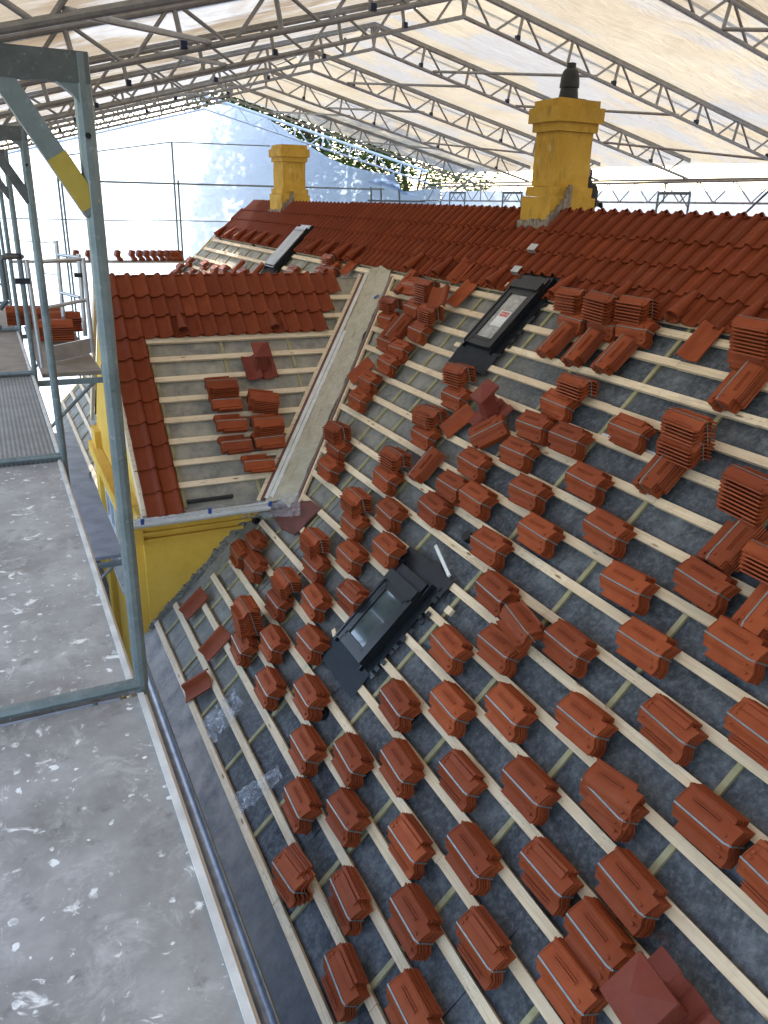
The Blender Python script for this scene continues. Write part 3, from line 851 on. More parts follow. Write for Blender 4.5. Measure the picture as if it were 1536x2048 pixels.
for px, py in ((1068, 497), (1035, 541)):
    yy, tt = on_main(px, py, .12)
    m_ = MB().box((0, 0, 0), (.16, .10, .006)).box((0, -.05, -.03), (.16, .006, .06)); m_.obj('roof_hook', 'alu', main_roof, MM(yy, tt, .15), smooth=0)

# ================================================================== bundles of tiles
PPA = [(-.142, -.058), (-.118, -.064), (-.092, -.062)]
PPB = [(-.092, -.064), (-.078, -.058), (-.064, -.044), (-.050, -.022), (-.034, -.006), (-.014, .002), (.006, .004), (.035, .001), (.065, -.008), (.09, -.017), (.108, -.022)]
PPC = [(.108, -.024), (.122, -.024), (.138, -.010)]
def pack_tile_mesh(variant):
    m_ = MB()
    m_.strip(PPB, .013, 'x', -.21, .21)
    if variant == 0:
        m_.strip(PPC, .013, 'x', -.21, .145); m_.strip(PPA, .013, 'x', -.15, .21)
        for wv, zz in ((.062, -.002), (.078, -.007)): m_.box((-.03, wv, zz + .001), (.21, .006, .008))
        m_.box((.15, .018, .006), (.022, .016, .012)); m_.box((.15, -.052, -.018), (.022, .012, .012), 0)
        m_.box((.165, -.10, -.050), (.02, .014, .012))
    else:
        m_.strip([(.108, -.016), (.12, -.014), (.14, -.020)], .013, 'x', -.21, .13); m_.strip(PPA, .013, 'x', -.13, .21)
        m_.box((-.01, .088, -.007), (.30, .045, .012)); m_.box((-.175, .02, .006), (.022, .016, .014)); m_.box((-.18, .055, .0), (.018, .02, .012))
        m_.box((.0, -.105, -.047), (.28, .006, .008)); m_.box((.0, -.122, -.046), (.28, .006, .008))
        m_.box((-.17, -.05, -.02), (.02, .012, .012))
    m_.strip([(a_, b_ + .004) for a_, b_ in PPB[3:]], .004, 'x', -.21, -.203)
    return m_.mesh('tile', 'clay')
PT = [pack_tile_mesh(0), pack_tile_mesh(1)]
PITCH, SHEAR = .0235, .0068
strap_cache = {}
def strap_mesh(n, pitch):
    key = (n, pitch)
    if key in strap_cache: return strap_cache[key]
    m_ = MB(); yw = -.012; H = (n - 1) * pitch
    zt_ = .006; dpt = -(H + .02)
    wv = .0115
    def seg(p0, p1, up):
        p0, p1 = Vector(p0), Vector(p1); z = (p1 - p0).normalized(); x = Vector(up).cross(z).normalized(); y_ = z.cross(x)
        m_.box((0, 0, (p1 - p0).length / 2), (wv, .0022, (p1 - p0).length), 0, basis(x, y_, z, p0))
    seg((-.212, yw, zt_), (.17, yw - .004, zt_), (0, 0, 1)); seg((.17, yw - .004, zt_), (.213, yw + .006, zt_ - .006), (0, 0, 1))
    seg((.213, yw + .006, zt_ - .006), (.213, yw + .012 + (n - 1) * SHEAR, dpt), (1, 0, 0)); seg((-.213, yw, zt_), (-.213, yw + (n - 1) * SHEAR, dpt), (-1, 0, 0))
    strap_cache[key] = m_.mesh('strap', 'strap', 0); return strap_cache[key]
bundles = []
def bundle(mt, n, label=None, group=None, var=0, strap=True, name='tile_bundle', shear=SHEAR, fan=0.0, cat='tile bundle', pitch=PITCH):
    """mt: frame whose origin is the crown centre of the top tile; tiles hang below it"""
    depth = (n - 1) * pitch + .075
    base = mt @ T(0, 0, -depth)
    root = thing(name, label or '', cat, base, group)
    for k in range(n):
        j = (n - 1 - k)
        lm = T(rnd.uniform(-.004, .004), j * shear + rnd.uniform(-.002, .002), depth - j * pitch) @ RX(-fan * j) @ RZ(rnd.uniform(-.7, .7))
        put('tile', PT[var], root, lm, local=True)
    if strap: put('strap', strap_mesh(n, pitch), root, T(0, 0, depth), local=True)
    return root
GR = 'bundles of tiles set out on the battens'
def frame_L(px, py, n, tilt=0, rot=0, extra=0.0):
    top = .03 + .073 + (n - 1) * PITCH + extra
    yy, tt = on_main(px, py, top)
    return yy, tt, MM(yy, tt, top) @ RZ(rot) @ RX(tilt)
# type L: long side along the batten, lying flat on the slope
L_PACKS = [
 (649,931,6,0),(667,893,5,0),(763,950,6,0),(841,866,5,0),(938,922,5,0),(1026,899,6,0),(1059,847,6,0),(895,967,5,0),(942,992,6,0),(857,1013,6,0),(1047,978,6,0),
 (1067,1060,6,0),(968,1086,6,0),(978,1181,6,0),(987,1291,6,0),(886,1290,6,0),(698,1043,5,0),(769,1022,6,0),(763,1094,6,0),(691,1107,6,0),(620,1128,5,0),(692,1190,6,1),
 (618,1198,6,0),(610,1281,6,0),(1128,872,6,0),(1251,856,5,1),(1163,957,6,0),(1202,1056,6,0),(1241,1166,6,0),(1279,1284,6,0),(1396,1160,6,0),(1461,1290,6,0),(1124,1286,6,0),
 (1108,803,5,1),(831,658,5,1),(821,612,5,1),(818,567,4,0),(769,634,4,0),(769,679,5,0),(792,694,5,0),(769,722,5,0),(730,758,5,0),(710,794,5,0),(903,789,5,0),
 (470,1102,4,1),(500,1083,5,0),(499,1130,5,0),(546,1200,5,0),(474,1288,6,0),(534,1281,6,0),(525,1370,6,0),(604,1389,7,0),(598,1494,6,0),(688,1514,6,0),(586,1604,6,0),(677,1628,6,0),
 (782,1404,6,0),(785,1530,6,0),(908,1554,5,1),(804,1686,5,1),(927,1710,6,0),(682,1796,5,1),(810,1838,6,0),(950,1890,5,1),(672,1958,5,1),(806,2020,6,0),
 (888,1409,6,0),(1003,1418,6,0),(1154,1440,6,0),(1328,1448,5,1),(1512,1462,6,1),(1042,1572,6,0),(1207,1598,6,0),(1405,1644,6,0),(1083,1745,5,1),(1244,1776,6,0),(1545,1768,6,1),
 (1264,654,5,0),(1203,646,4,0),(1142,634,4,0),(1500,705,4,0),(1180,1880,6,0),(1122,1966,6,0),(660,532,4,0),(580,540,4,0),(638,541,4,0)]
recs = []
for px, py, n, var in L_PACKS:
    yy, tt, mt = frame_L(px, py, n, rnd.uniform(-3, 4), rnd.uniform(-3.2, 3.2))
    r = bundle(mt, n, var=var, group=GR)
    recs.append((tt, yy, r, 'flat'))
# type H: stacked on top of another bundle or in a step, tiles lying level
H_PACKS = [
 (673,864,6),(789,916,5),(855,833,5),(711,1003,6),(628,1084,6),(571,1163,5),(492,1236,11),(1143,600,7),(1202,614,8),(1271,620,7),(1514,672,8),(1153,772,5),(1372,862,8),(1365,895,5),(1498,988,9),(1548,1128,5),
 (851,582,9),(781,608,5),(860,627,6),(916,748,6),(861,831,5),(659,518,4)]
HP = .031
for px, py, n in H_PACKS:
    ext = .10 if n < 8 else .15
    yy, tt = on_main(px, py, .10 + ext)
    H = (n - 1) * HP + .06
    mt = MM(yy, tt, .10 + ext) @ RZ(rnd.uniform(-4, 4)) @ RX(-47 + rnd.uniform(-5, 5)) @ T(0, 0, H / 2)
    r = bundle(mt, n, var=rnd.choice((0, 0, 1)), group=GR, shear=.003, pitch=HP)
    recs.append((tt, yy, r, 'level'))
# type V: long side up the slope
V_PACKS = [(842,922,5,0),(1104,672,5,0),(1157,686,5,0),(1220,700,5,0),(1466,762,6,0),(1313,930,6,0),(1453,1076,6,0),(1524,1206,6,0),(806,558,4,0),(472,532,3,0),(511,538,3,0)]
for px, py, n, rot in V_PACKS:
    top = .03 + .073 + (n - 1) * PITCH
    yy, tt = on_main(px, py, top)
    mt = MM(yy, tt, top) @ RZ(90 + rnd.uniform(-3, 3)) @ RX(0) @ RZ(180)
    r = bundle(mt, n, var=0, group=GR, shear=.004)
    recs.append((tt, yy, r, 'upright'))
# odd ones: slewed bundles
for px, py, n, rot, tilt, kind in ((1036, 1238, 5, -10, -24, 'slewed'), (971, 858, 4, 52, 8, 'slewed'), (791, 650, 5, -88, -30, 'slewed'), (568, 1752, 5, 8, 0, 'fanned'), (525, 792, 0, 0, 0, ''), ):
    if not n: continue
    top = .14 + .02 * n if px != 1036 else .30
    yy, tt = on_main(px, py, top)
    mt = MM(yy, tt, top) @ RZ(rot) @ RX(tilt)
    r = bundle(mt, n, var=0 if kind == 'slewed' else 1, group=GR, fan=-5.0 if kind == 'fanned' else 0, shear=.02 if kind == 'fanned' else .006)
    recs.append((tt, yy, r, kind))
# far sunlit bundles beyond the cross gable
for px, py, n in ((375, 520, 5), (404, 527, 5), (425, 536, 5), (443, 536, 5), (355, 532, 5), (378, 543, 5), (401, 549, 5), (345, 545, 4), (479, 543, 5), (1, 1, 0)):
    if not n: continue
    yy, tt = on_main(px, py, .2)
    r = bundle(MM(yy, tt, .2) @ RZ(rnd.uniform(-4, 4)), n, var=rnd.choice((0, 1)), group=GR)
    recs.append((tt, yy, r, 'flat'))
# labels: batten row counted from the gutter, place counted from the near end of the roof
rows = {}
for rec in recs:
    i = min(range(len(ROWT)), key=lambda k: abs(ROWT[k] + .14 - rec[0])); rows.setdefault(i, []).append(rec)
KIND = {'flat': 'lying flat', 'level': 'stacked level', 'upright': 'lying up the slope', 'slewed': 'lying askew', 'fanned': 'fanned out'}
for i, lst in rows.items():
    lst.sort(key=lambda rec: rec[1])
    for j, rec in enumerate(lst):
        rec[2]['label'] = 'terracotta tile bundle %s, %s batten above the gutter, %s from near end' % (KIND[rec[3]], ORD[i], ORD[j])

# bundles on the cross gable
GC = 'bundles of tiles on the cross gable'
for px, py, n, kind, lab in ((454, 800, 5, 'L', 'strapped tile bundle on the cross gable, upper of three in the left column'), (464, 842, 5, 'L', 'strapped tile bundle on the cross gable, middle of three in the left column'),
                        (473, 884, 5, 'L', 'strapped tile bundle on the cross gable, lowest of three in the left column'), (519, 923, 4, 'L', 'lowest tile bundle on the cross gable, alone near the valley'),
                        (539, 876, 5, 'L', 'strapped tile bundle on the cross gable, right of the lowest left bundle'), (444, 770, 6, 'H', 'stepped tile stack at the top of the left column on the cross gable'),
                        (527, 800, 8, 'H', 'tilted fan of tiles on the cross gable below the terracotta vent hood'), (535, 846, 6, 'H', 'level tile stack in the right column on the cross gable')):
    top = .03 + .073 + (n - 1) * PITCH if kind == 'L' else .22
    xx, tt = on_cross(px, py, top)
    if kind == 'L': bundle(MC(xx, tt, top) @ RZ(180 + rnd.uniform(-2, 2)) @ RX(0), n, lab, GC, var=1, shear=-.004)
    else: bundle(MC(xx, tt, top) @ RZ(-12 if n == 8 else rnd.uniform(-2, 2)) @ RX(-33) @ T(0, 0, n * .013), n, lab, GC, shear=.002, pitch=.027, strap=(n != 8))

# ---- loose single tiles
LT = MB(); LT.strip(TP, .013, 'x', -.21, .21, 0, T(0, -.105, 0)); LT = LT.mesh('loose_tile', 'clay')
GL = 'loose single roof tiles'
for px, py, rot, tilt, lab in ((388, 1207, 86, 16, 'single terracotta tile propped against the broken yellow render edge'), (430, 1286, 88, 16, 'single terracotta tile leaning beside the tall level tile stack'),
        (394, 1371, 62, 14, 'single terracotta tile lying across the two lowest battens'), (1400, 684, 90, 3, 'single tile lying up the slope below the clay vent pipes at right'),
        (922, 543, 90, 6, 'upper of two loose tiles left of the upper skylight'), (924, 588, 84, 6, 'lower of two loose tiles left of the upper skylight'),
        (916, 842, 70, 8, 'single tile leaning left of the vent hood on the main slope'), (722, 742, 76, 8, 'single tile leaning beside the film lined valley'), (701, 532, 80, 5, 'single tile on the far slope just left of the valley head'),
        (877, 594, -50, -30, 'single tile tipped up on a level tile stack near the valley')):
    top = .09 if 'tipped' not in lab else .34
    yy, tt = on_main(px, py, top)
    put('loose_tile', LT, None, MM(yy, tt, top) @ RZ(rot) @ RX(tilt), label=lab, cat='roof tile', group=GL)
yy, tt, mt = frame_L(1216, 1582, 6, 0, 7, .034)
put('loose_tile', PT[0], None, mt, label='single terracotta tile laid crooked on top of a strapped bundle', cat='roof tile', group=GL)

# ---- vent hoods: tile base, square shaft and pyramid cap
def hood(mt, lab, sc_=1.0, lean=0):
    root = thing('vent_hood', lab, 'roof vent', mt, 'terracotta roof vent hoods')
    m_ = MB()
    for k in range(2): m_.strip(TP, .014, 'y', -.21, .21, 0, T(-.215 + .215 * k, 0, 0))
    put('base_tile', m_.mesh('base_tile', 'clay_dark'), root, Matrix.Identity(4), local=True)
    m_ = MB(); a, h0, h1 = .085 * sc_, -.02, .27 * sc_
    sk = 1.0 if lean else 0.0
    def sh(x, y, z): return (x, y + z * math.tan(math.radians(lean)), z)
    vs = [sh(x, y, h0) for x, y in ((-a, -a), (a, -a), (a, a), (-a, a))] + [sh(x, y, h1) for x, y in ((-a, -a), (a, -a), (a, a), (-a, a))]
    m_.add(vs, [(0, 1, 5, 4), (1, 2, 6, 5), (2, 3, 7, 6), (3, 0, 4, 7), (4, 5, 6, 7)])
    put('shaft', m_.mesh('shaft', 'clay_dark', 0), root, Matrix.Identity(4), local=True)
    m_ = MB(); b = .135 * sc_
    vs = [sh(x, y, h1 - .01) for x, y in ((-b, -b), (b, -b), (b, b), (-b, b))] + [sh(x, y, h1 + .02) for x, y in ((-b, -b), (b, -b), (b, b), (-b, b))] + [sh(0, 0, h1 + .10 * sc_)]
    m_.add(vs, [(3, 2, 1, 0), (0, 1, 5, 4), (1, 2, 6, 5), (2, 3, 7, 6), (3, 0, 4, 7), (4, 5, 8), (5, 6, 8), (6, 7, 8), (7, 4, 8)])
    put('cap', m_.mesh('cap', 'clay_dark', 0), root, Matrix.Identity(4), local=True)
xx, tt = on_cross(520, 735, .05); hood(MC(xx, tt, .06) @ RX(-3), 'terracotta vent hood on its tile, standing on the cross gable battens', .95, 22)
yy, tt = on_main(985, 835, .08); hood(MM(yy, tt, .12) @ RZ(-8), 'terracotta vent hood among tile bundles below the upper skylight', 1.0, 22)
yy, tt = on_main(1330, 2020, .12); hood(MM(yy, tt, .14) @ RZ(-6), 'large terracotta vent hood at the bottom right corner of the roof', 1.15, 0)

# ---- crumpled clear film
def crumple(pix, lab, amp=.05):
    n1, n2 = 26, 14; vs = []
    (ax, ay), (bx, by), (cx, cy), (dx, dy) = pix
    for i in range(n1 + 1):
        u = i / n1
        for j in range(n2 + 1):
            v_ = j / n2
            X = (ax * (1 - u) + bx * u) * (1 - v_) + (dx * (1 - u) + cx * u) * v_; Y = (ay * (1 - u) + by * u) * (1 - v_) + (dy * (1 - u) + cy * u) * v_
            yy, tt = on_main(X + 8 * mnoise.noise((i * .5, j * .5, 1)), Y + 8 * mnoise.noise((i * .5, j * .5, 8)), .05)
            vs.append(FM(yy, tt, .06 + amp * (.6 + mnoise.noise((i * .32, j * .36, ax))) + .02 * abs(mnoise.noise((i * .6, j * .7, 3)))))
    MB().add(vs, [(i * (n2 + 1) + j, (i + 1) * (n2 + 1) + j, (i + 1) * (n2 + 1) + j + 1, i * (n2 + 1) + j + 1) for i in range(n1) for j in range(n2)]).obj('plastic_film', 'film', smooth=25, label=lab, cat='plastic film', group='scraps of clear film')
crumple(((408, 1448), (470, 1380), (495, 1412), (432, 1488)), 'crumpled clear plastic film on the lowest battens beside a loose tile')
crumple(((468, 1595), (560, 1535), (572, 1560), (488, 1630)), 'long crumpled strip of clear plastic film nearer the viewer on the lowest battens', .045)

# ================================================================== scaffold
FY = [2.51, 5.41, 8.29, 11.17, 14.05, 16.93, 19.8]
GF = 'scaffold frames along the eaves'
def frame_thing(i, Y):
    lab = ['nearest galvanised scaffold frame with a yellow painted corner brace', 'second galvanised scaffold frame from the viewer', 'third galvanised scaffold frame from the viewer', 'fourth galvanised scaffold frame from the viewer', 'fifth galvanised scaffold frame from the viewer', 'sixth galvanised scaffold frame from the viewer', 'farthest galvanised scaffold frame by the eaves'][i]
    root = thing('scaffold_portal', lab, 'scaffold frame', T(.3, Y, -8.2), GF)
    mt = 'galv'
    R_ = .0245
    xi, xo = .305, -.43
    tube_o('post', (xi, Y, .03), (xi, Y, 2.0), R_, mt, root); tube_o('post', (xo, Y, .03), (xo, Y, 2.0), R_, mt, root)
    tube_o('lower_post', (xi, Y, -8.2), (xi, Y, .03), R_ * .9, mt, root); tube_o('lower_post', (xo, Y, -8.2), (xo, Y, .03), R_ * .9, mt, root)
    bar_o('top_transom', (xo, Y, 1.965), (xi + .02, Y, 1.965), .045, .075, 'galv_dark', root)
    tube_o('deck_transom', (xo, Y, .028), (xi, Y, .028), .022, mt, root)
    m_ = MB(); m_.box((0, 0, 0), (.055, .04, .40), 0, T(xi - .105, Y, 1.775) @ RY(-31))
    if i == 0: m_.box((0, 0, 0), (.057, .042, .15), 1, T(xi - .048, Y, 1.683) @ RY(-31))
    m_.obj('corner_brace', [mt if i == 0 else 'galv_dark', 'yellow_paint'], root, smooth=0)
    MB().box((0, 0, 0), (.055, .04, .40), 0, T(xo + .105, Y, 1.775) @ RY(31)).obj('corner_brace', 'galv_dark', root, smooth=0)
    MB().prism([(xi - .07, 1.93), (xi + .0, 1.93), (xi, 1.86), (xi - .028, 1.90)], 'y', Y - .02, Y + .02).obj('corner_plate', mt, root, smooth=0)
    MB().tube((xi, Y - .0285, 1.80), (xi, Y - .0265, 1.80), .008, 10).obj('bolt_hole', 'black', root)
for i, Y in enumerate(FY): frame_thing(i, Y)
GD = 'scaffold deck boards'
def deck(y0, y1, mat, lab, x0=-.42, x1=.262, z=0.0, edge=True):
    root = thing('scaffold_deck', lab, 'scaffold deck', T((x0 + x1) / 2, (y0 + y1) / 2, z), GD)
    MB().box(((x0 + x1) / 2, (y0 + y1) / 2, z - .02), (x1 - x0, y1 - y0, .04)).obj('board', mat, root, smooth=0)
    if edge:
        MB().box((x1 + .0105, (y0 + y1) / 2, z - .014), (.021, y1 - y0, .050)).obj('edge_profile', 'edge', root, smooth=0)
        MB().box((x1 + .026, (y0 + y1) / 2, z - .03), (.010, y1 - y0, .060)).obj('edge_lip', 'edge_red', root, smooth=0)
    return root
deck(-.6, 2.475, 'deck', 'nearest plywood scaffold deck spattered with white paint', x1=.283)
deck(2.55, 5.37, 'deck', 'second plywood scaffold deck, beyond the nearest cross tube')
deck(5.45, 8.25, 'perf', 'grey perforated metal scaffold deck', x1=.27)
deck(8.33, 11.13, 'brown_ply', 'brown scaffold deck beyond the perforated one')
deck(11.2, 14.0, 'brown_ply', 'brown scaffold deck beside the far corner of the cross gable')
deck(8.33, 11.6, 'brown_ply', 'narrow bracket deck holding level tile stacks by the gable', .37, .93, 0, False)
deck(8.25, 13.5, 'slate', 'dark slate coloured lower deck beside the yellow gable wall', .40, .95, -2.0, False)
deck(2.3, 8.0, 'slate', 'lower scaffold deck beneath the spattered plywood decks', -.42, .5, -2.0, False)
deck(-1, 8.0, 'brown_ply', 'lowest scaffold deck beside the gutter', -.42, .6, -4.3, False)
# brackets
def bracket(Y, z, lab, x1=.95):
    root = thing('scaffold_bracket', lab, 'bracket', T(.3, Y, z), 'scaffold brackets')
    bar_o('arm', (.31, Y, z - .07), (x1, Y, z - .07), .05, .05, 'galv', root)
    tube_o('strut', (.31, Y, z - .58), (x1 - .12, Y, z - .09), .017, 'galv', root)
    tube_o('end_spigot', (x1 - .02, Y, z - .1), (x1 - .02, Y, z + .08), .02, 'galv', root)
bracket(8.22, 0, 'bracket under the deck holding tile stacks'); bracket(8.18, -2.0, 'bracket under the dark lower deck'); bracket(11.17, 0, 'farther bracket under the deck holding tile stacks'); bracket(11.0, -2.0, 'farther bracket under the dark lower deck')
# toe board
m_ = MB(); P = [on_y(*p, 9.0) for p in ((105, 722), (105, 683), (180, 660), (184, 708))]
a, b = on_z(105, 724, .02), on_z(183, 706, .02)
m_.add([a, b, b + Vector((0, 0, .16)), a + Vector((0, 0, .16)), a + Vector((0, .03, 0)), b + Vector((0, .03, 0)), b + Vector((0, .03, .16)), a + Vector((0, .03, .16))], [(0, 1, 2, 3), (5, 4, 7, 6), (3, 2, 6, 7), (0, 4, 5, 1), (1, 5, 6, 2), (0, 3, 7, 4)])
m_.obj('toe_board', 'alu', smooth=0, label='aluminium toe board on the bracket deck near the gable', cat='toe board')
# aluminium guard rails round the bracket deck
root = thing('guard_rail', 'light aluminium guard rail around the bracket deck', 'guard rail', T(.7, 10, 0))
def pxt(p, q, Y0_, Y1_, r=.02, nm='rail', mat='alu', rt=None): tube_o(nm, on_y(*p, Y0_), on_y(*q, Y1_), r, mat, rt or root)
pxt((112, 481), (132, 683), 10.8, 10.8, .026, 'post'); pxt((157, 508), (171, 672), 10.4, 10.4, .028, 'post'); pxt((166, 515), (186, 705), 9.3, 9.3, .024, 'post'); pxt((52, 519), (84, 735), 8.3, 8.3, .024, 'post')
pxt((74, 524), (160, 518), 8.4, 9.4); pxt((92, 616), (170, 600), 8.6, 9.4); pxt((115, 509), (160, 515), 10.8, 10.4); pxt((78, 544), (118, 549), 12.5, 10.8); pxt((122, 585), (160, 595), 10.8, 10.4); pxt((12, 478), (110, 485), 14, 10.8, .018)
root2 = thing('guard_rail', 'dark tubular guard rail along the far scaffold bays', 'guard rail', T(.3, 10, 0))
tube_o('rail', on_y(0, 515, 8.0), on_y(44, 513, 8.35), .022, 'galv_dark', root2); tube_o('rail', on_y(-20, 652, 8.2), on_y(4, 655, 8.2), .022, 'galv_dark', root2)
tube_o('rail', on_y(0, 618, 8.2), on_y(14, 600, 8.2), .022, 'galv_dark', root2); tube_o('rail', on_y(14, 600, 8.2), on_y(2, 520, 8.2), .022, 'galv_dark', root2)
tube_o('rail', (-.43, 2.51, 1.0), (-.43, 19.8, 1.0), .022, 'galv_dark', root2); tube_o('rail', (-.43, 2.51, .5), (-.43, 19.8, .5), .022, 'galv_dark', root2)
for p, Y in (((45, 562), 8.29), ((160, 550), 10.4), ((27, 512), 8.29)):
    P = on_y(*p, Y); MB().box((0, 0, 0), (.13, .06, .05), 0, T(*P)).obj('clamp', 'black_clip', root2, smooth=0)
# tube below the deck edge and lower ledgers
rt = thing('scaffold_ledger', 'bright ledger tube below the deck edge next to the gutter', 'scaffold tube', T(.6, 4, -2))
tube_o('tube', (.62, -.5, -2.35), (.62, 8.0, -2.35), .024, 'alu', rt); tube_o('tube', (.58, -.5, -3.2), (.58, 8.0, -3.2), .024, 'galv', rt)
# tile stacks on the bracket deck
for j, (px, py, n, Y, lab) in enumerate(((92, 640, 8, 11.2, 'tall stack of tiles at the back of the bracket deck'), (128, 655, 7, 10.9, 'stack of tiles behind the aluminium post on the bracket deck'), (110, 672, 7, 10.2, 'front stack of tiles on the bracket deck'), (50, 645, 7, 11.6, 'left stack of tiles by the far scaffold deck'))):
    P = on_y(px, py, Y)
    bundle(T(P.x, Y, .0 + .075 + n * .026) @ RZ(rnd.uniform(-4, 4)), n, lab, 'tile stacks on the scaffold', var=1, strap=False, shear=.001, pitch=.026)

# ================================================================== tent roof
AX, AZ = 6.77, 4.21
LS, RS = math.tan(math.radians(15.0)), math.tan(math.radians(12.9))
XL, XR = -1.15, 14.75
HG = .36
def zb(x): return AZ - (AX - x) * LS if x < AX else AZ - (x - AX) * RS
TY = [11.43 + 3.07 * k for k in range(-3, 5)] + [26.75]
GT = 'lattice girders carrying the tent roof'
NAMES = ['nearest', 'second nearest', 'third nearest', 'fourth nearest', 'fifth', 'sixth', 'seventh', 'eighth', 'farthest, bright uncovered']
for ti, Y in enumerate(TY):
    mat = 'truss' if ti < 8 else 'truss_w'
    root = thing('lattice_girder', '%s pitched aluminium lattice girder of the tent roof, counted from the viewer' % NAMES[ti], 'roof girder', T(AX, Y, AZ), GT)
    for x_end in (XL, XR):
        sgn = 1 if x_end > AX else -1
        ang = math.atan(RS if sgn > 0 else LS)
        b0 = Vector((AX, Y, AZ)); b1 = Vector((x_end, Y, zb(x_end)))
        tube_o('bottom_chord', b0, b1, .030, mat, root)
        up = Vector((0, 0, HG))
        tube_o('top_chord', b0 + up, b1 + up, .032, mat, root)
        bar_o('keder_rail', b0 + up + Vector((0, 0, .04)), b1 + up + Vector((0, 0, .04)), .05, .03, mat, root)
        d = (b1 - b0); L = d.length; dn = d.normalized(); nn = Vector((-dn.z * sgn * 1.0, 0, abs(dn.x))) if sgn > 0 else Vector((dn.z, 0, abs(dn.x)))
        per = 1.0; k = 0; s_ = .06
        while s_ < L - .2:
            p_top = b0 + dn * s_ + up
            p_bot = b0 + dn * (s_ - .07) + Vector((0, 0, .0))
            tube_o('web', p_bot, p_top, .025, mat, root)
            if s_ + per < L:
                tube_o('web', p_top + dn * .06, b0 + dn * (s_ + .42), .019, mat, root)
                tube_o('web', b0 + dn * (s_ + .50), b0 + dn * (s_ + per - .06) + up, .019, mat, root)
            if k % 2 == 1 and ti < 7:
                MB().box(tuple(p_bot + Vector((0, 0, .05))), (.06, .07, .07)).obj('clamp', 'navy', root, smooth=0)
            s_ += per; k += 1
    tube_o('apex_post', (AX, Y, AZ), (AX, Y, AZ + HG), .022, mat, root)
# diagonal bracing tubes between girders
GB = 'bracing tubes between the tent girders'
bi = 0
BR = [((0, 2.2, 1, 3.6), 'left'), ((1, .6, 2, 2.2), 'left'), ((1, 3.6, 2, 5.2), 'left'), ((2, 1.7, 3, 3.2), 'left'), ((3, 4.9, 4, 6.2), 'left'), ((4, 2.8, 5, 4.3), 'left'),
      ((3, 9.3, 4, 8.0), 'right'), ((3, 11.2, 4, 9.9), 'right'), ((3, 13.8, 4, 12.2), 'right'), ((4, 8.8, 5, 7.6), 'right'), ((5, 9.5, 6, 8.4), 'right'), ((5, 12.6, 6, 11.2), 'right'), ((6, 11.8, 7, 10.6), 'right'), ((2, 8.7, 1, 10.2), 'right'), ((6, 9.0, 7, 7.9), 'right')]
for (i0, x0, i1, x1), side in BR:
    tube_o('bracing_tube', (x0, TY[i0], zb(x0) + .03), (x1, TY[i1], zb(x1) + .03), .024, 'truss', None, label='bracing tube between tent girders %s and %s, %s slope, at the %s' % (ORD[i0], ORD[i1], side, ('ridge side' if abs(x0 - AX) < 3 else 'middle' if abs(x0 - AX) < 5 else 'eaves side') if True else ''), cat='bracing tube', group=GB)
# purlins
for j, (x, lab) in enumerate(((XL + .1, 'long tube along the left eaves of the tent'), (XR - .1, 'long tube along the right eaves of the tent'))):
    tube_o('eaves_tube', (x, TY[0], zb(x) - .05), (x, TY[-1], zb(x) - .05), .026, 'truss', None, label=lab, cat='tube')
# sheeting: one bay per panel, sagging between girders
cover = thing('tent_cover', 'translucent weathered white sheeting stretched over the tent girders', 'tent cover', T(AX, 11, AZ + HG))
for ti in range(-4, 8):
    ya, yb = (TY[ti], TY[ti + 1] if ti < 7 else 25.6) if ti >= 0 else (TY[0] + 3.07 * ti, TY[0] + 3.07 * (ti + 1))
    for side in (-1, 1):
        x_end = XR + .35 if side > 0 else XL - .35
        n1, n2 = 44, 12; vs = []
        for i in range(n1 + 1):
            x = AX + (x_end - AX) * i / n1
            for j in range(n2 + 1):
                v_ = j / n2; y = ya + (yb - ya) * v_
                sag = 4 * v_ * (1 - v_) * (.055 + .03 * mnoise.noise((x * .5, ti * 3.1, side)))
                wr = .022 * mnoise.noise((x * 1.1 + y * .5, y * .9, 4.0 + side)) + .010 * mnoise.noise((x * 3 - y * 2, y * 2.5, 9.0))
                vs.append((x, y, zb(x) + HG + .06 - sag + wr * 4 * v_ * (1 - v_)))
        MB().add(vs, [(i * (n2 + 1) + j, (i + 1) * (n2 + 1) + j, (i + 1) * (n2 + 1) + j + 1, i * (n2 + 1) + j + 1) for i in range(n1) for j in range(n2)]).obj('sheet_panel', 'tent' if side > 0 else 'tent_l', cover, smooth=60)
for k_ in range(7):  # bars added above the sheeting to cast shadow bands through it
    yb_ = TY[k_] + .75
    for side, xe_ in (('left', XL), ('right', XR)):
        tube_o('shadow_bar', (AX, yb_, AZ + HG + .22), (xe_, yb_, zb(xe_) + HG + .20), .028, 'galv_dark', None, label='bar added over the tent sheeting to cast shadow, %s slope, %s bay from the viewer' % (side, ORD[k_]), cat='strap', group='shadow bars added over the tent')
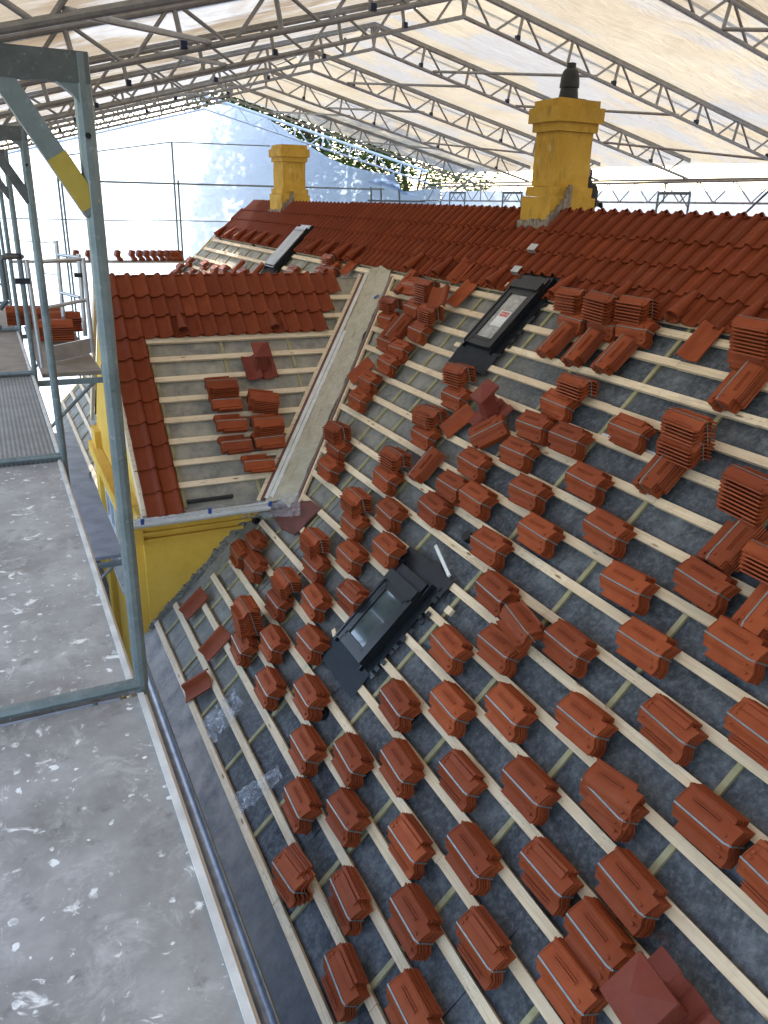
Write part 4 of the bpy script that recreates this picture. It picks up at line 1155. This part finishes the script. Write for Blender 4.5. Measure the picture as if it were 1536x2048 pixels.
# right eaves: lattice beam and scaffold behind the ridge
root = thing('eaves_beam', 'long lattice beam along the right eaves of the tent behind the ridge', 'eaves beam', T(14.6, 14, 2))
EX = 14.62
tube_o('top_chord', (EX, 2, 2.37), (EX, 27, 2.24), .028, 'truss', root); tube_o('bottom_chord', (EX, 2, 1.93), (EX, 27, 1.80), .024, 'truss', root)
yy = 3.0; k = 0
while yy < 26.5:
    zt_ = 2.37 - .13 * (yy - 2) / 25
    if k % 4 == 0: tube_o('web', (EX, yy, zt_), (EX, yy, zt_ - .44), .020, 'truss', root)
    tube_o('web', (EX, yy, zt_), (EX, yy + .5, zt_ - .44), .014, 'truss', root); tube_o('web', (EX, yy + .5, zt_ - .44), (EX, yy + 1.0, zt_), .014, 'truss', root)
    yy += 1.0; k += 1
for j, Y in enumerate((10.6, 12.7, 13.7, 15.9, 16.9, 19.0, 20.0, 22.1, 23.1, 25.2)):
    if j % 2 == 0:
        rt = thing('scaffold_portal', 'scaffold frame behind the ridge, %s from the right' % ORD[j // 2], 'scaffold frame', T(14.1, Y, -8), 'scaffold frames behind the ridge')
        Y2 = (10.6, 12.7, 13.7, 15.9, 16.9, 19.0, 20.0, 22.1, 23.1, 25.2)[j + 1]
        Y2 = Y + .95
        tube_o('post', (14.1, Y, -6), (14.1, Y, 2.05), .026, 'galv', rt); tube_o('post', (14.1, Y2, -6), (14.1, Y2, 2.05), .026, 'galv', rt)
        bar_o('transom', (14.1, Y, 2.05), (14.1, Y2, 2.05), .05, .06, 'galv_dark', rt)
        tube_o('brace', (14.1, Y, 1.75), (14.1, Y + .28, 2.02), .016, 'galv', rt); tube_o('brace', (14.1, Y2, 1.75), (14.1, Y2 - .28, 2.02), .016, 'galv', rt)
tube_o('brace_tube', on_x(1455, 460, 14.0), on_x(1545, 375, 14.0), .022, 'galv_dark', None, label='diagonal dark brace tube at the right edge above the ridge', cat='scaffold tube')
tube_o('guard_tube', (14.0, 9.5, 1.40), (14.0, 26.5, 1.30), .02, 'galv', None, label='long guard tube behind the ridge below the lattice beam', cat='scaffold tube')

# ================================================================== gable end
GY = 27.3
top_px = [(-60, 312), (0, 300), (110, 278), (220, 254), (330, 232), (400, 220), (435, 206), (470, 214), (520, 230), (560, 252), (600, 280), (650, 312), (690, 330), (740, 342), (785, 350), (800, 384), (850, 378)]
vs = []; ptsT = [on_y(*p, GY) for p in top_px]
ptsT = [Vector((-4, GY, 2.0))] + ptsT + [Vector((15.6, GY, 2.25))]
xs = [-4 + 19.6 * i / 60 for i in range(61)]
def ztop(x):
    for a_, b_ in zip(ptsT, ptsT[1:]):
        if a_.x <= x <= b_.x: return a_.z + (b_.z - a_.z) * (x - a_.x) / max(1e-6, b_.x - a_.x)
    return ptsT[-1].z
nz = 24
for x in xs:
    zt_ = ztop(x)
    for j in range(nz + 1):
        k = j / nz
        vs.append((x, GY + .10 * mnoise.noise((x * .5, k * 4, 1)) + .05 * mnoise.noise((x * 2.2, k * 7, 4)) * (k), -8.1 + (zt_ + 8.1) * k))
MB().add(vs, [(i * (nz + 1) + j, (i + 1) * (nz + 1) + j, (i + 1) * (nz + 1) + j + 1, i * (nz + 1) + j + 1) for i in range(60) for j in range(nz)]).obj('gable_sheet', 'gable_sheet', smooth=60, label='bright white translucent sheet closing the far end of the tent', cat='sheeting')
vs = []
for i in range(41):
    y = 0 + 27.2 * i / 40
    for j in range(13):
        k = j / 12; vs.append((15.6 + .08 * mnoise.noise((y * .5, k * 4, 1)), y, -8.1 + (2.15 + 8.1) * k))
MB().add(vs, [(i * 13 + j, (i + 1) * 13 + j, (i + 1) * 13 + j + 1, i * 13 + j + 1) for i in range(40) for j in range(12)]).obj('side_sheet', 'side_sheet', smooth=60, label='white translucent side sheet behind the ridge on the right', cat='sheeting')
vs = [(-1.4, -10.0, -8.1), (15.6, -10.0, -8.1), (15.6, -10.0, 2.6), (AX, -10.0, AZ + HG), (-1.4, -10.0, 2.45)]
MB().add(vs, [(0, 1, 2, 3, 4)]).obj('rear_light_blocker', 'blocker', smooth=0, label='unseen dark sheet added behind the viewer to cut light', cat='sheeting')  # added out of view to cut light from behind the camera
MB().add([(-1.35, -10.0, -8.1), (-1.35, 27.0, -8.1), (-1.35, 27.0, -2.9), (-1.35, -10.0, -2.9)], [(0, 1, 2, 3)]).obj('side_light_blocker', 'side_blocker', smooth=0, label='unseen dark sheet added outside the left scaffold to cut low light', cat='blocker')  # added out of view to block low light from the left
# torn flap of sheeting
vs = []
for i in range(9):
    for j in range(6):
        p0 = on_y(790 + 12 * i / 8 - 10 * j / 5 * (1 - i / 8), 345 + 45 * i / 8, 26.4); vs.append(p0 + Vector((-.9 * (1 - i / 8) * j / 5 + .7 * (i / 8) * j / 5, .1 * math.sin(j * 2 + i), -.35 * (j / 5) * (1 - i / 8))))
MB().add(vs, [(i * 6 + j, (i + 1) * 6 + j, (i + 1) * 6 + j + 1, i * 6 + j + 1) for i in range(8) for j in range(5)]).obj('torn_flap', 'gable_sheet', smooth=60, label='torn flap of white sheeting hanging at the far right corner', cat='sheeting')
# poles and rails in front of it
GP = 'thin poles before the gable sheet'
PY = 25.5
for j, (p, q, lab) in enumerate((((110, 308), (150, 640), 'left pole of the leftmost pair before the white sheet'), ((117, 310), (158, 640), 'right pole of the leftmost pair before the white sheet'), ((344, 284), (362, 560), 'tall pole in the middle of the white gable sheet'), ((357, 360), (371, 560), 'shorter pole just right of the tall middle pole'))):
    a, b = on_y(*p, PY), on_y(*q, PY); b.z = -6
    tube_o('scaffold_pole', (a.x, PY + .02 * j, a.z), (a.x, PY + .02 * j, -7.5), .03, 'galv', None, label=lab, cat='pole', group=GP)
for j, (p, q, r, lab) in enumerate((((120, 312), (344, 284), .018, 'thin sloping rail left of the tall middle pole'), ((344, 284), (540, 292), .018, 'thin rail between tall middle pole and far chimney'), ((0, 436), (275, 442), .016, 'thin lower rail at the left of the white sheet'), ((300, 440), (490, 444), .016, 'thin lower rail behind the tall middle pole'))):
    tube_o('guard_rail', on_y(*p, PY - .05), on_y(*q, PY - .05), r, 'galv', None, label=lab, cat='rail', group='rails before the gable sheet')
a, b = on_y(118, 361, PY - .1), on_y(765, 379, PY - .1)
bar_o('walk_board', a, b, .30, .05, 'galv', None, label='long grey walk board before the white gable sheet, passing the far chimney', cat='board')
a, b = on_y(20, 523, PY - .15), on_y(470, 523, PY - .15)
bar_o('shelf_board', a, b, .5, .05, 'brown_ply', None, label='long board low before the white sheet carrying a row of tile bundles', cat='board')
for j, px in enumerate((151, 176, 200, 234, 263, 278, 292, 306, 320, 333, 345, 356)):
    P = on_y(px, 508, PY - .15)
    bundle(basis((0, -1, 0), (0, 0, 1), (-1, 0, 0), (P.x - .06, PY - .15, a.z + .165)), 6, 'tile bundle standing on the low board before white sheet, %s from left' % ORD[j], 'tile bundles on the low board', var=0, strap=False, shear=0)
# frame end right of the walk board
rt = thing('scaffold_portal', 'small dark scaffold frame at the right end of the walk board', 'scaffold frame', T(12, 25.4, -6))
for p, q in (((742, 374), (743, 412)), ((762, 376), (763, 414)), ((738, 378), (764, 378)), ((798, 380), (800, 415)), ((736, 401), (850, 403))):
    tube_o('tube', on_y(*p, 25.4), on_y(*q, 25.4), .03, 'galv_dark', rt)

# ================================================================== person behind the chimney
def person():
    hx = on_x(1176, 345, 8.15)
    root_z = hx.z - 1.62
    bx, by = hx.x, hx.y
    J = [((bx, by, root_z + .95), .15), ((bx, by, root_z + 1.18), .15), ((bx, by, root_z + 1.38), .16), ((bx - .01, by, root_z + 1.50), .07), ((bx - .03, by - .01, root_z + 1.58), .09), ((bx - .03, by - .01, root_z + 1.69), .10)]
    v_ = [j[0] for j in J]; r = [j[1] for j in J]; e = [(i, i + 1) for i in range(5)]
    hand = on_x(1196, 408, 7.75)
    def chain(start, pts, rad):
        p = start
        for q_, rr in zip(pts, rad):
            v_.append(tuple(q_)); r.append(rr); e.append((p, len(v_) - 1)); p = len(v_) - 1
    sh = Vector((bx - .02, by - .20, root_z + 1.40))
    chain(2, [sh, (Vector((bx - .12, by - .34, root_z + 1.17))), hand + Vector((.03, .06, .02)), hand], [.075, .055, .04, .035])
    sh = Vector((bx + .02, by + .20, root_z + 1.40))
    chain(2, [sh, Vector((bx, by + .30, root_z + 1.12)), Vector((bx - .15, by + .2, root_z + .95))], [.075, .055, .04])
    for s_ in (-1, 1):
        chain(0, [Vector((bx, by + .10 * s_, root_z + .88)), Vector((bx - .06, by + .11 * s_, root_z + .47)), Vector((bx + .02, by + .11 * s_, root_z + .06)), Vector((bx - .14, by + .12 * s_, root_z + .02))], [.10, .075, .05, .04])
    me = bpy.data.meshes.new('person'); me.from_pydata(v_, e, [])
    me.materials.append(simple('black_work_clothes', (.012, .012, .015), (.028, .028, .032), 20, .8))
    o = put('person', me, None, None, label='person in a black hooded top half hidden behind the near chimney, arm stretched out', cat='person')
    sk = o.modifiers.new('skin', 'SKIN'); sk.use_smooth_shade = True
    for i, vd in enumerate(me.skin_vertices[0].data if me.skin_vertices else []):
        vd.radius = (r[i], r[i]); vd.use_root = (i == 0)
    sub = o.modifiers.new('sub', 'SUBSURF'); sub.levels = 2; sub.render_levels = 2
    return o, hand, (bx, by, root_z)
try:
    bm_p = None
    import bmesh
    _orig = bpy.data.meshes.new
    o, hand, (bx, by, rz) = person()
    if not o.data.skin_vertices:
        bm = bmesh.new(); bm.from_mesh(o.data); bm.verts.layers.skin.verify(); bm.to_mesh(o.data); bm.free()
    # radii again once the layer exists
    rad = [.15, .15, .16, .07, .09, .10, .075, .055, .04, .035, .075, .055, .04, .10, .075, .05, .04, .10, .075, .05, .04]
    for i, vd in enumerate(o.data.skin_vertices[0].data):
        vd.radius = (rad[i], rad[i]); vd.use_root = (i == 0)
    M['skin'] = simple('skin', (.32, .17, .11), (.42, .24, .16), 20, .6)
    # face inside the hood and the hand with fingers
    face = MB(); n = 12; vs = []
    for i in range(9):
        th = math.pi * i / 8
        for j in range(n):
            a = 2 * math.pi * j / n; vs.append((bx - .075 + .055 * math.sin(th) * math.cos(a), by - .06 + .065 * math.sin(th) * math.sin(a), rz + 1.62 + .10 * math.cos(th)))
    face.add(vs, [(i * n + j, i * n + (j + 1) % n, (i + 1) * n + (j + 1) % n, (i + 1) * n + j) for i in range(8) for j in range(n)])
    face.box((bx - .135, by - .075, rz + 1.61), (.03, .025, .045)); face.box((bx - .125, by - .09, rz + 1.57), (.012, .04, .012))
    face.obj('face', 'skin', o, smooth=60)
    hm = MB(); d = Vector((-.25, -.95, -.15)).normalized()
    hm.tube(hand, hand + d * .085, .036, 8, 0, None, .034)
    for k, ln in enumerate((.06, .075, .08, .07)):
        b_ = hand + d * .08 + Vector((0, 0, -.03 + .02 * k)) + Vector((.0, 0, 0)); m_ = b_ + d * ln * .55; hm.tube(b_, m_, .0095, 6); hm.tube(m_, m_ + (d + Vector((0, 0, -.9))).normalized() * ln * .5, .009, 6)
    hm.tube(hand + d * .03, hand + d * .07 + Vector((-.05, 0, .02)), .011, 6)
    hm.obj('glove', 'black_clip', o, smooth=60)
except Exception as ex:
    print('person failed', ex)

# ================================================================== trees outside
def tree(x, y, h, rad, seed, lab):
    rr = random.Random(seed); base = -8.2
    root = thing('leafy_tree', lab, 'tree', T(x, y, base), 'trees outside the tent')
    m_ = MB(); m_.tube((x, y, base), (x + .2, y, base + h * .5), .28, 10, 0, None, .2); tips = []
    for k in range(9):
        a = rr.uniform(0, 6.28); z0 = base + h * rr.uniform(.35, .6); L = rad * rr.uniform(.6, .95)
        p1 = Vector((x + L * math.cos(a), y + L * math.sin(a), z0 + h * rr.uniform(.12, .4))); m_.tube((x + .1, y, z0), p1, .10, 6, 0, None, .03); tips.append(p1)
    m_.obj('trunk', simple('bark', (.06, .045, .03), (.12, .09, .065), 6, .9), root)
    vs = []; fs = []
    for k in range(60000):
        while True:
            p = Vector((rr.uniform(-1, 1), rr.uniform(-1, 1), rr.uniform(-1, 1)))
            if p.length < 1: break
        c = mnoise.noise((p.x * 4.6 + seed, p.y * 4.6, p.z * 4.6))
        if c < .07 or p.length < .35 and rr.random() < .6: continue
        P = Vector((x, y, base + h * .66)) + Vector((p.x * rad, p.y * rad, p.z * h * .36))
        s_ = rr.uniform(.07, .14); q_ = Matrix.Rotation(rr.uniform(0, 6.28), 3, 'Z') @ Matrix.Rotation(rr.uniform(-1.1, 1.1), 3, 'X')
        o_ = len(vs)
        for u, v_ in ((-1, 0), (0, -.5), (1, 0), (0, .5)): vs.append(P + q_ @ Vector((u * s_, v_ * s_, 0)))
        fs.append((o_, o_ + 1, o_ + 2, o_ + 3))
    MB().add(vs, fs).obj('crown', LEAF, root, smooth=0)
q = NT('leaves')
col = q.ramp(q.noise(1.3, 4), [(.3, (.028, .06, .014)), (.7, (.085, .14, .035))])
q.set(col, .55, 0, .4)
tl = q.n('ShaderNodeBsdfTranslucent'); tl.inputs[0].default_value = (.10, .17, .03, 1)
ad = q.n('ShaderNodeMixShader'); ad.inputs[0].default_value = .35
q.l(q.b.outputs[0], ad.inputs[1]); q.l(tl.outputs[0], ad.inputs[2]); q.l(ad.outputs[0], q.o.inputs[0])
LEAF = q.m
tree(13.2, 33.0, 19.5, 4.0, 3, 'leafy tree seen over the gable sheet beside the far chimney')
tree(17.4, 33.5, 18.5, 4.3, 9, 'leafy tree seen above the far right corner of the tent')
tree(10.6, 35.0, 19.0, 2.6, 21, 'leafy tree behind the middle of the white gable sheet')
# paving far below, beside the yellow wall
root = thing('brick_path', 'reddish brick paving strip below the scaffold beside the yellow wall', 'paving', T(1.0, 11, -8.1))
for i in range(10):
    for j in range(3):
        MB().box((.55 + .24 * j, 10.0 + .45 * i, -8.13), (.22, .42, .06)).obj('brick', 'brick', root, smooth=0) if i == 0 and j == 0 else put('brick', bpy.data.meshes['brick'], root, T(.24 * j, .45 * i, rnd.uniform(-.01, .01)))
